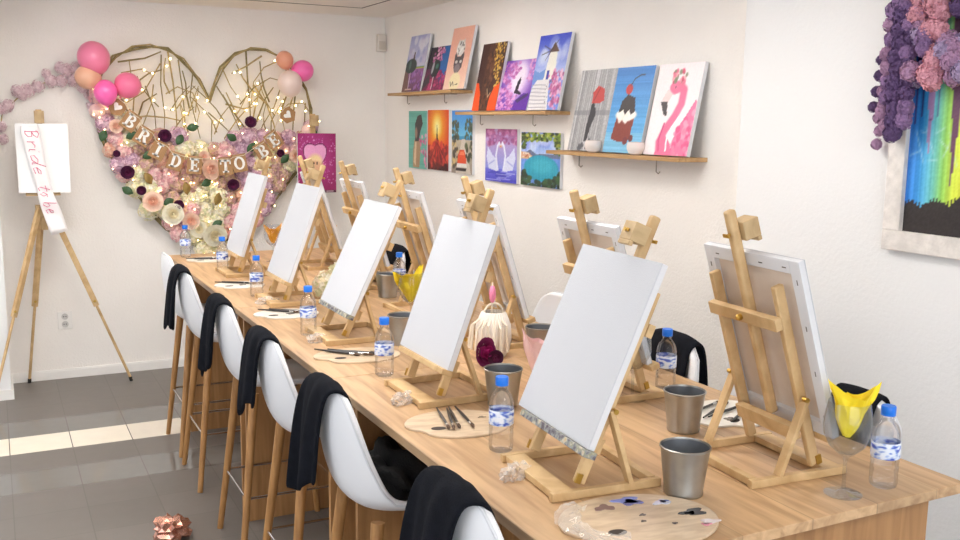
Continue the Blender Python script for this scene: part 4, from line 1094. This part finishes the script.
p = Pic(.37, .29, (108, 56, 176)); p.ell(.55, .62, .36, .42, (222, 196, 236), .8, .95); p.ell(.54, .66, .2, .28, (240, 228, 246), .6); p.dabs(260, 0, 0, .62, .95, [(206, 130, 196), (228, 170, 216), (176, 90, 168)], .02, .05, lambda x, y: x < .44+.10*math.sin(y*9)+.2*(y < .3)); p.dabs(40, .8, .55, 1, 1, [(196, 120, 190), (220, 160, 210)], .02, .04)
p.poly([(.55, .0), (1, 0), (1, .3), (.8, .34), (.6, .2)], (96, 44, 160)); p.poly([(.50, .34), (.54, .58), (.60, .66), (.63, .58), (.60, .40), (.72, .34), (.72, .30)], (40, 30, 58)); p.poly([(.6, .2), (.95, .34), (.95, .28), (.68, .14)], (70, 52, 104)); pics['E'] = p.noise(8)
p = Pic(.31, .40, (120, 150, 226)); p.grad(.45, (190, 206, 240), 1, (52, 74, 206)); p.dabs(18, 0, .6, 1, .9, [(214, 224, 246)], .08, .16, al=.35); p.poly([(0, .38), (.42, .38), (.42, .56), (.2, .5), (0, .54)], (110, 150, 216)); p.poly([(.36, .40), (.72, .40), (.66, .78), (.42, .78)], (238, 236, 226)); p.poly([(.40, .77), (.54, .90), (.70, .77)], (96, 70, 60))
for e_ in ((.2, .86), (.3, .66), (.64, .92), (.16, .74)): p.line([(.46, .79), e_], .008, (70, 60, 66))
p.poly([(.44, .40), (.52, .40), (.52, .53), (.44, .52)], (50, 60, 170)); p.poly([(0, 0), (.66, 0), (.56, .40), (.16, .40), (.02, .3)], (226, 224, 226))
for k in range(7): p.line([(.02, .04+.05*k), (.60-.02*k, .03+.05*k)], .008, (170, 168, 180))
p.dabs(130, .46, 0, 1, .52, [(204, 110, 160), (226, 160, 196), (164, 76, 130), (230, 190, 214)], .02, .045, lambda x, y: x > .74-.5*y); p.dabs(22, .48, .05, .72, .42, [(90, 90, 100)], .008, .016); pics['F'] = p.noise(6)
p = Pic(.31, .40, (172, 172, 174)); p.streak(34, 0); p.noise(14); p.poly([(0, .44), (1, .44), (1, .50), (0, .50)], (130, 130, 134), .6); p.poly([(.46, .58), (.44, .72), (.56, .80), (.74, .76), (.78, .62), (.66, .58)], (196, 62, 60)); p.line([(.5, .62), (.62, .78)], .012, (150, 40, 44)); p.ell(.5, .55, .05, .04, (40, 40, 44)); p.poly([(.42, .30), (.46, .52), (.58, .54), (.62, .44), (.54, .3), (.50, .12), (.42, .12)], (52, 52, 58)); p.dabs(16, .3, .02, .7, .14, [(90, 90, 96), (200, 200, 204)], .02, .05); pics['G'] = p
p = Pic(.29, .40, (70, 156, 222)); p.grad(0, (130, 196, 232), .24, (120, 190, 230)); p.grad(.24, (96, 176, 230), 1, (50, 132, 212)); p.streak(10, 1); p.poly([(.16, .16), (.22, .42), (.70, .42), (.66, .16), (.4, .12)], (136, 52, 40)); p.ell(.46, .44, .28, .07, (246, 240, 230), .2); p.dabs(14, .22, .36, .7, .46, [(250, 246, 240)], .03, .05); p.poly([(.24, .46), (.28, .60), (.42, .68), (.62, .64), (.68, .48), (.58, .44), (.52, .50), (.42, .44), (.36, .50)], (44, 32, 36)); p.ell(.42, .74, .09, .06, (190, 40, 44), .15); p.line([(.44, .78), (.52, .86), (.66, .9), (.76, .9)], .010, (44, 60, 80)); p.ell(.56, .14, .07, .045, (120, 40, 44)); p.ell(.70, .17, .06, .04, (110, 46, 50)); pics['H'] = p.noise(5)
p = Pic(.30, .40, (250, 240, 242)); PK = (240, 110, 152)
p.poly([(.60, .10), (.66, .28), (.80, .42), (1, .56), (1, 0), (.52, 0)], (238, 120, 164)); p.dabs(70, .6, 0, 1, .5, [(226, 84, 138), (246, 160, 190), (236, 120, 160)], .02, .05, lambda x, y: y < -.1+.62*x); 
for k in range(8): p.line([(.60+.02*k, .05+.02*k), (.98, .10+.055*k)], .007, (220, 80, 136))
p.line([(.36, .0), (.32, .14), (.40, .27), (.56, .42), (.66, .56), (.66, .70), (.56, .76), (.46, .72)], .075, PK); p.ell(.48, .74, .15, .07, PK, .2); p.poly([(.26, 0), (.30, .14), (.40, .24), (.56, .14), (.66, .0)], PK); p.poly([(.62, .0), (.64, .22), (.78, .40), (.96, .60), (1, .58), (1, 0)], (236, 116, 160)); p.dabs(60, .64, 0, 1, .52, [(226, 84, 138), (246, 160, 190), (240, 130, 168)], .02, .05, lambda x, y: y < -.35+.95*x); p.line([(.50, .05), (.48, .18), (.54, .30), (.66, .42)], .016, (252, 248, 250)); p.poly([(.20, .60), (.30, .72), (.42, .66), (.34, .56)], (236, 214, 214)); p.poly([(.18, .58), (.34, .58), (.38, .42), (.30, .44)], (44, 36, 42)); p.line([(.36, .34), (.30, .16), (.34, .05)], .02, (214, 76, 130)); p.dabs(34, .34, .78, .66, .92, [(206, 60, 100), (230, 110, 140), (120, 130, 100), (240, 170, 180)], .02, .04); p.ell(.46, .74, .016, .012, (40, 30, 40)); pics['I'] = p.noise(4)
p = Pic(.32, .40, (104, 184, 170)); p.streak(8, 1); p.dabs(60, .5, .0, 1, .6, [(226, 130, 170), (240, 176, 200), (200, 90, 140)], .02, .05, lambda x, y: x > .62-.1*math.sin(y*6) and x > .95-y*.9+.0); p.poly([(.24, .02), (.60, .02), (.66, .34), (.60, .50), (.32, .50), (.24, .26)], (180, 148, 112)); p.poly([(.28, .1), (.36, .46), (.44, .46), (.4, .05)], (226, 200, 164)); p.poly([(.36, .48), (.36, .78), (.50, .92), (.70, .94), (.78, .78), (.66, .66), (.56, .48)], (52, 46, 48)); p.ell(.42, .62, .07, .1, (196, 150, 124), .4, .7); pics['teal'] = p.noise(6)
p = Pic(.335, .40, (226, 80, 30)); d = np.hypot((p.X-.45), (p.Y-.72)*1.1); p.mix(np.clip(1.2-d*2.2, 0, 1), (252, 200, 40)); p.mix(np.clip(1-d*3.6, 0, 1), (255, 250, 190)); p.grad(0, (90, 24, 24), .42, (196, 50, 40)); p.poly([(.40, .42), (.43, .62), (.45, .80), (.47, .62), (.52, .42)], (40, 30, 34)); p.dabs(80, 0, .05, 1, .5, [(212, 60, 52), (150, 34, 34), (230, 96, 70), (110, 26, 28)], .03, .07, lambda x, y: y < .5-abs(x-.5)*.2)
for k in range(9): p.line([(.45, .46), (.02+.12*k, .1)], .012, (206, 56, 48) if k % 2 else (110, 24, 28))
p.dabs(30, 0, 0, 1, .12, [(60, 20, 22), (110, 28, 26)], .03, .07); pics['red'] = p.noise(6)
p = Pic(.30, .40, (110, 180, 230)); p.grad(.6, (110, 190, 226), 1, (56, 140, 226)); p.grad(.54, (50, 140, 190), .6, (60, 160, 206)); p.grad(0, (150, 140, 128), .54, (190, 180, 158)); p.dabs(50, 0, .52, .34, .84, [(70, 84, 66), (100, 104, 80), (50, 62, 52)], .02, .05); p.dabs(40, .66, .56, 1, .86, [(60, 80, 60), (90, 100, 76)], .02, .05); p.poly([(.2, .0), (.5, .55), (.66, .55), (.95, 0)], (206, 198, 186)); p.dabs(24, 0, .1, .3, .5, [(70, 64, 54), (214, 190, 130)], .03, .06); p.poly([(.28, .14), (.32, .30), (.42, .38), (.62, .38), (.70, .28), (.74, .14)], (226, 84, 46)); p.poly([(.38, .30), (.44, .36), (.60, .36), (.64, .30)], (240, 130, 90)); p.poly([(.26, .10), (.76, .10), (.74, .16), (.28, .16)], (230, 226, 220)); p.poly([(.2, .04), (.7, .04), (.74, .09), (.24, .09)], (50, 44, 44)); p.dabs(14, .7, .2, 1, .5, [(90, 100, 70), (60, 66, 52)], .04, .07); pics['car'] = p.noise(8)
p = Pic(.39, .31, (120, 120, 214)); p.grad(0, (70, 70, 200), .25, (110, 116, 220)); p.grad(.25, (140, 150, 226), .7, (176, 156, 210)); p.grad(.7, (176, 150, 206), 1, (150, 70, 120)); p.dabs(70, 0, .7, 1, 1, [(180, 100, 150), (140, 60, 120), (206, 140, 186), (190, 170, 220)], .03, .07, al=.7)
for sx_ in (1, -1):
    X_ = lambda v: .5+sx_*v
    p.poly([(X_(.06), .22), (X_(.12), .20), (X_(.38), .24), (X_(.46), .46), (X_(.42), .66), (X_(.26), .50), (X_(.12), .42)], (214, 220, 246)); p.line([(X_(.10), .26), (X_(.15), .5), (X_(.10), .68), (X_(.05), .74), (X_(.02), .68)], .024, (228, 232, 250)); p.line([(X_(.2), .4), (X_(.38), .32)], .012, (170, 180, 232)); p.ell(X_(.02), .67, .015, .03, (220, 150, 90))
for k in range(14): p.line([(p.rg.uniform(0, .8), .02+.014*k), (p.rg.uniform(.3, 1), .02+.014*k)], .007, (190, 196, 244) if k % 2 else (50, 50, 180), .8)
pics['swan'] = p.noise(7)
p = Pic(.42, .295, (110, 150, 226)); p.grad(.6, (170, 196, 240), 1, (110, 140, 224)); p.dabs(14, .1, .7, .9, .9, [(206, 220, 250), (130, 150, 230)], .08, .16, al=.6); p.poly([(0, .56), (.24, .68), (.4, .6), (1, .62), (1, .54), (0, .5)], (104, 116, 150)); p.poly([(0, .50), (.2, .50), (.3, .56), (.2, .62), (0, .64)], (214, 170, 136)); p.dabs(14, 0, .52, .26, .62, [(240, 230, 214), (190, 110, 80)], .015, .03); p.ell(.52, .34, .44, .24, (40, 160, 190), .1); p.ell(.55, .38, .3, .14, (70, 186, 206), .6, .7); p.streak(7, 0)
p.dabs(150, 0, .0, 1, .3, [(40, 66, 44), (60, 92, 56), (28, 46, 36)], .03, .06, lambda x, y: ((x-.52)/.44)**2+((y-.36)/.25)**2 > 1); p.dabs(130, 0, .84, 1, 1, [(96, 130, 44), (150, 170, 60), (40, 56, 30), (190, 196, 90)], .02, .045); p.dabs(30, .86, .6, 1, .9, [(96, 130, 44), (60, 76, 40), (150, 160, 60)], .02, .04); p.dabs(24, 0, .7, .12, .9, [(96, 130, 44), (60, 76, 40)], .02, .04); pics['lake'] = p.noise(8)
p = Pic(.28, .42, (150, 30, 96)); p.ell(.45, .62, .5, .42, (186, 60, 140), .9, .8); p.dabs(170, .0, .15, 1, .95, [(214, 130, 196), (190, 80, 160), (230, 170, 216)], .008, .018)
hx = np.abs(p.X-.45); p.mix(((hx/.30)**2 + ((p.Y-.60-hx*.35)/.20)**2 < 1.1)*1.0, (120, 30, 90)); p.mix(((hx/.29)**2 + ((p.Y-.60-hx*.35)/.19)**2 < 1)*1.0, (240, 168, 212)); p.ell(.45, .52, .19, .13, (250, 222, 168), .5); p.ell(.42, .44, .24, .10, (228, 180, 140), .5); p.ell(.41, .50, .022, .022, (50, 30, 34)); p.ell(.50, .50, .022, .022, (50, 30, 34)); p.poly([(.68, .0), (1, 0), (1, .04), (.68, .04)], (70, 26, 50)); p.line([(.74, .022), (.92, .022)], .010, (210, 180, 190)); pics['heart'] = p.noise(6)

def lean_rot(h, d): return PI, math.atan2(d, h)
def on_shelf(k, yc, z, h, label, xb=2.585):
    a = math.asin(min(.99, (RW-.024-xb)/h))*.92
    t = painting(pics[k], label, (xb, yc, z+.0055), (0, 0, PI), 'paintings leaning on the wall shelves')
    t.rotation_euler = Matrix.Rotation(PI, 4, 'Z').to_3x3().to_4x4().to_euler()
    M = Matrix.Rotation(PI, 4, 'Z') @ Matrix.Rotation(-a, 4, 'Y')
    t.rotation_euler = M.to_euler()
    return t
S1, S2, S3 = 1.953, 1.818, 1.619
on_shelf('A', 6.13, S1, .39, 'painting of a wine glass against a lavender sky, leftmost on the top left shelf')
on_shelf('B', 5.775, S1, .295, 'low dark painting of a wine glass and pink blossom on the top left shelf')
on_shelf('C', 5.45, S1, .39, 'peach painting of stacked grey and white cat heads on the top left shelf')
on_shelf('D', 5.035, S2, .40, 'dark brown painting with gold leaf and orange corners on the middle shelf')
on_shelf('E', 4.715, S2, .29, 'low purple painting of a figure under a pink tree on the middle shelf')
on_shelf('F', 4.362, S2, .40, 'painting of a white windmill with steps and pink flowers on the middle shelf')
on_shelf('G', 3.945, S3, .40, 'grey rainy painting with a red umbrella on the right shelf')
on_shelf('H', 3.645, S3, .40, 'blue painting of a chocolate dessert with a cherry on the right shelf')
on_shelf('I', 3.32, S3, .40, 'painting of a pink flamingo with a flower crown on the right shelf')
def on_wall(k, yc, zb, label):
    return painting(pics[k], label, (RW-.0185, yc, zb), (0, 0, PI), 'paintings hung under the shelves', .018)
on_wall('teal', 6.21, 1.43, 'teal painting of a dark haired figure, leftmost of the hung row')
on_wall('red', 5.865, 1.435, 'orange and red painting with a dark tower in a yellow glow')
on_wall('car', 5.50, 1.43, 'painting of an orange car on a road by palms and blue sky')
on_wall('swan', 4.975, 1.409, 'blue and violet painting of two white swans')
on_wall('lake', 4.52, 1.41, 'painting of a turquoise lake framed by leaves, half under the right shelf')
t = painting(pics['heart'], 'magenta painting with a pink heart, on the floor easel by the far wall', (2.06, 6.585, 1.245), (0, 0, -PI/2), None)
t.rotation_euler = (0, 0, -PI/2)

# shelves
def shelf(label, y0, y1, z):
    t = thing('wall_shelf', label, 'shelf', (RW, y0, z), 0, 'oak wall shelves')
    MB().box((-.15, 0, -.018), (0, y1-y0, 0)).build('shelf_board', m_shelf, t, smooth=False, bevel=.001)
    for k in (.22, .80):
        yy = (y1-y0)*k
        MB().box((-.130, yy-.010, -.0205), (0, yy+.010, -.018)).tube([(-.085, yy, -.02), (-.085, yy, -.07), (-.078, yy-.006, -.078), (-.070, yy-.008, -.070)], .003, 6).build('bracket', mat('bracket_grey', (150, 140, 128), .4, .6), t, smooth=False)
shelf('oak shelf high on the far right wall, holding the wine glass and cat paintings', 5.39, 6.45, S1)
shelf('middle oak shelf, holding the windmill painting', 4.255, 5.33, S2)
shelf('right oak shelf, holding the flamingo painting and two bowls', 3.165, 4.24, S3)
BO = thing('tealight_bowl', 'small white bowl left on the right shelf, before the grey painting', 'bowl', (2.566, 3.84, S3), 0, 'white bowls on the right shelf')
MB().lathe([(0, .004), (.018, 0), (.030, .006), (.040, .025), (.041, .040), (.037, .056), (.034, .056), (.036, .040), (.030, .014), (0, .010)], 28).build('bowl_body', mat('bowl_white', (236, 226, 220), .35), BO)
MB().lathe([(.0385, .050), (.036, .058), (.033, .056)], 28).build('bowl_rim', mat('bowl_rim', (206, 190, 182), .4), BO)
copy_tree(BO, (2.566, 3.50, S3), 0, 'small white bowl right on the right shelf, between the blue and flamingo paintings')

# ------------------------------------------------------------------ framed picture with flowers on the near right wall
FX = PX; FY1, FZ0, FYR, FZT = 2.168, 1.36, 1.20, 2.16
FP = thing('framed_picture', 'whitewashed framed picture with rainbow stripes and flowers spilling over its top', 'picture', (FX, FY1, FZ0))
m_frame = mat('whitewashed_frame', (226, 220, 214), .7, vary=.14, vscale=24, bump=.3, bscale=50)
fw = FY1-FYR; fh = FZT-FZ0
MB().box((-.030, -fw, 0), (0, 0, .065)).build('frame_rail', m_frame, FP, smooth=False, bevel=.003)
MB().box((-.030, -fw, fh-.065), (0, 0, fh)).build('frame_rail', m_frame, FP, smooth=False, bevel=.003)
MB().box((-.030, -.065, .065), (0, 0, fh-.065)).build('frame_stile', m_frame, FP, smooth=False, bevel=.003)
MB().box((-.030, -fw, .065), (0, -fw+.065, fh-.065)).build('frame_stile', m_frame, FP, smooth=False, bevel=.003)
p = Pic(fw-.126, fh-.126, (80, 160, 230), 150, 120)
ks = np.array([0, .05, .085, .12, .155, .20, .3, .6, 1]); cs = np.array([(44, 120, 214), (60, 156, 232), (96, 190, 226), (120, 206, 190), (150, 214, 100), (214, 230, 70), (238, 236, 70), (246, 190, 60), (240, 110, 70)], float)
for c in range(3): p.a[..., c] = np.interp(p.X, ks, cs[:, c])
p.streak(16, 0)
for k in range(9): p.line([(.01+.02*k, p.rg.uniform(.3, .5)), (.05+.02*k, p.rg.uniform(.3, .5))], .003, (200, 230, 240), .5)
def drip(x, w_, l, c):
    p.poly([(x-w_, 1), (x+w_, 1), (x+w_*.35, 1-l*.6), (x, 1-l), (x-w_*.35, 1-l*.6)], c)
for (x, w_, l, c) in ((.02, .016, .50, (70, 62, 140)), (.045, .012, .56, (60, 60, 120)), (.085, .034, .68, (176, 140, 186)), (.115, .012, .5, (90, 110, 150)), (.19, .040, .82, (112, 72, 100)), (.255, .030, .5, (170, 150, 196)), (.38, .03, .6, (120, 80, 110)), (.5, .04, .5, (160, 130, 190)), (.65, .03, .6, (110, 70, 110)), (.8, .04, .5, (170, 140, 190))): drip(x, w_, l, c)
p.dabs(260, .0, .3, .4, 1, [(190, 160, 210), (140, 100, 150), (100, 70, 120)], .003, .006, lambda x, y: any(abs(x-q_)*1.0 < .02*(y-.3) for q_ in (.02, .085, .19, .255, .38)))
gh = .12 + .16*np.clip(p.X, 0, .4) + .022*np.abs(np.sin(p.X*210)) + .012*np.sin(p.X*60)
p.mix((p.Y < gh)*1.0, (46, 40, 40)); p.noise(6)
link('painted_picture', pic_mesh('painted_picture', p), None, FP, (-.012, -fw/2, .063), (0, 0, PI))
MB().box((-.011, -fw+.05, .05), (-.002, -.05, fh-.05)).build('backing_board', m_pine_d, FP, smooth=False)
f_dp = fm_('bloom_deep_violet', (104, 78, 124)); f_mp = fm_('bloom_violet', (150, 118, 164)); f_lp = fm_('bloom_mauve', (186, 146, 180)); f_pk = fm_('bloom_pink', (224, 162, 176)); f_lv = fm_('bloom_lavender', (176, 156, 192))
def pom_mesh(name, r, m, seed):
    b = MB(); rg_ = random.Random(seed)
    for k in range(110):
        t = (k+.5)/110; ph = k*2.39996; xx = -1+1.3*t; rr = math.sqrt(max(0, 1-xx*xx))
        d = Vector((xx, rr*math.cos(ph), rr*math.sin(ph))); a = d.orthogonal().normalized(); a.rotate(Matrix.Rotation(rg_.uniform(0, 6.28), 3, d)); q_ = d.cross(a)
        s = r*.25*rg_.uniform(.8, 1.25); c = d*r*.88*rg_.uniform(.92, 1.1)
        b.poly([c-a*s*.7-q_*s*.3+d*s*.1, c+q_*s*.2-a*s*.2+d*s*.55, c+a*s*.7-q_*s*.3+d*s*.15, c-q_*s*.6])
        b.poly([c-q_*s*.7+a*s*.3+d*s*.1, c-a*s*.3+d*s*.5, c+q_*s*.7+a*s*.3+d*s*.1, c+a*s*.7])
    b.ball((0, 0, 0), r*.85, 2)
    me = b.mesh(name, False); me.materials.append(m); return me
POM = {k: pom_mesh('bloom_'+k, .028, m, i) for i, (k, m) in enumerate((('dp', f_dp), ('mp', f_mp), ('lp', f_lp), ('pk', f_pk), ('lv', f_lv)))}
rg4 = random.Random(4); nb = 0
def pom(k, y, z, x=None, s=1.0):
    global nb
    nb += 1
    o = link('paper_bloom', POM[k], None, FP, ((x if x is not None else 2.56)-FX, y-FY1, z-FZ0), (rg4.uniform(-3, 3), rg4.uniform(-.4, .4), rg4.uniform(-.4, .4))); o.scale = (s*1.12, s*1.12, s*1.12)
# hanging strands at the left, then the thick bunch along the top
for k in range(9): pom('lp', 2.212-.004*k+rg4.uniform(-.008, .008), 1.70+.042*k, 2.585, .62)
for k in range(4): pom('dp', 2.232-.003*k+rg4.uniform(-.006, .006), 1.82+.05*k, 2.59, .6)
for k in range(10): pom('dp', 2.118+rg4.uniform(-.006, .006), 1.735+.040*k, 2.548, 1.0)
for k in range(9): pom(rg4.choice(['dp', 'mp']), 2.080+rg4.uniform(-.006, .006), 1.775+.042*k, 2.548, .95)
for k in range(9): pom(rg4.choice(['mp', 'lp', 'mp']), 2.162+rg4.uniform(-.008, .008), 1.76+.045*k, 2.56, .85)
def bunch(y0, y1, z0, z1, ks_, n, s=1.0):
    for _ in range(n): pom(rg4.choice(ks_), rg4.uniform(y0, y1), rg4.uniform(z0, z1), 2.545+rg4.uniform(-.02, .02), s*rg4.uniform(.85, 1.15))
bunch(2.0, 2.065, 1.90, 2.04, ['lv', 'lp', 'mp'], 10, 1.05); bunch(1.955, 2.01, 1.89, 2.05, ['pk'], 10, 1.0); bunch(1.87, 1.95, 1.90, 2.04, ['lv', 'lp'], 11, 1.1)
bunch(1.97, 2.10, 2.06, 2.20, ['pk', 'lp', 'pk'], 14, 1.1); bunch(1.86, 1.96, 2.06, 2.20, ['lp', 'mp', 'dp'], 9, 1.1); bunch(2.09, 2.15, 2.10, 2.2, ['dp', 'mp'], 4)
for (y, z) in ((2.10, 2.05), (2.02, 2.10)):
    o = link('leaf', LEAF, None, FP, (2.535-FX, y-FY1, z-FZ0), (.4, .5, PI/2)); 
# ------------------------------------------------------------------ centrepieces on the table
def cluster(label, loc, items, cat='flowers', name='flower_arrangement'):
    t = thing(name, label, cat, loc)
    for (nm, me, x, y, z, s) in items:
        o = link(nm, me, None, t, (x, y, z), (rg4.uniform(-.5, .3), rg4.uniform(0, 6), rg4.uniform(-.5, .5))); o.scale = (s, s, s)
    return t
cluster('cream hydrangea flowers lying on the table behind the third left bottle', (1.36, 4.12, TZ), [('hydrangea_bloom', HY['cream'][0], -.03, -.02, .06, 1.0), ('hydrangea_bloom', HY['cream'][1], .05, .0, .07, 1.05), ('hydrangea_bloom', HY['cream'][0], .10, .06, .05, .9), ('hydrangea_bloom', HY['cream'][1], .03, .05, .10, .8), ('purple_rose', ROSE_D, .09, -.07, .05, .8)])
cluster('mauve and yellow flower bunch under the far right easel canvas', (1.78, 4.92, TZ), [('hydrangea_bloom', HY['lilac'][0], 0, 0, .16, .7), ('hydrangea_bloom', HY['dusk'][0], .02, -.03, .09, .8), ('hydrangea_bloom', HY['cream'][0], -.02, -.02, .05, .7)])
# white woven basket with tassels and a magenta flower
FB = thing('white_basket', 'white pleated basket with fringe behind the second nearest left canvas', 'basket', (1.52, 2.86, TZ))
prof_ = [(0, .002), (.050, 0), (.066, .02), (.074, .06), (.070, .10), (.052, .135), (.046, .14), (.066, .10), (.068, .06), (0, .012)]
b = MB(); n_ = 60
b.lathe(prof_, 120)
for v in b.bm.verts:
    a = math.atan2(v.co.y, v.co.x); k = .84*(1+.035*math.sin(a*30)); v.co.x *= k; v.co.y *= k; v.co.z *= 1.12
b.build('pleated_body', mat('basket_white', (238, 230, 220), .7), FB, angle=60)
m_fr = mat('fringe_cream', (236, 224, 204), .8)
for k in range(9):
    a = 2.6+k*.28; MB().tube([(.045*math.cos(a), .045*math.sin(a), .135), (.078*math.cos(a), .078*math.sin(a), .10+.01*(k % 3)), (.085*math.cos(a), .085*math.sin(a), .03)], [.003, .004, .005], 6).build('fringe', m_fr, FB)
hd = MB().tube([(.036*math.cos(t_), 0, .15+.035*math.sin(t_)) for t_ in [PI*i/14 for i in range(15)]], .004, 8).build('handle', m_fr, FB)
m_mag = [fm_('petal_magenta', (176, 26, 116)), fm_('petal_magenta_dark', (120, 16, 84))]
MAG = rose_mesh('rose_magenta', .048, m_mag, 9)
cluster('magenta flower lying on the table in front of the white basket', (1.425, 2.76, TZ), [('magenta_rose', MAG, 0, 0, .045, 1.0), ('purple_rose', ROSE_D, .035, -.03, .03, .55)])
PS = thing('pink_topped_stick', 'thin stick with a pink tip standing in the white basket', 'decoration', (1.50, 2.84, TZ+.012))
MB().tube([(0, 0, 0), (.004, 0, .25)], .003, 6).build('stick', m_fr, PS)
MB().ball((.004, 0, .21), (.012, .012, .032), 2).build('pink_tip', mat('pink_tip', (238, 140, 176), .6), PS)

# rose-gold foil on the floor
FO = MB(); g_ = bmesh.ops.create_icosphere(FO.bm, subdivisions=3, radius=1)
rgf = random.Random(8)
for v in g_['verts']:
    k = 1+rgf.uniform(-.22, .22); v.co = Vector((v.co.x*.075*k, v.co.y*.075*k, (v.co.z*k+.8)*.055)); v.co.z = max(0, v.co.z)
tag(FO.build('foil_balloon', mat('rose_gold_foil', (214, 160, 140), .25, .85), None, smooth=False, loc=(.585, 3.97, 0)), 'crumpled rose gold foil lying on the tiled floor at the bottom left', 'foil')

# ------------------------------------------------------------------ view
SC.view_settings.view_transform = 'Standard'; SC.view_settings.look = 'None'
SC.view_settings.exposure = 0.15; SC.view_settings.gamma = 1.0
SC.view_settings.use_curve_mapping = False
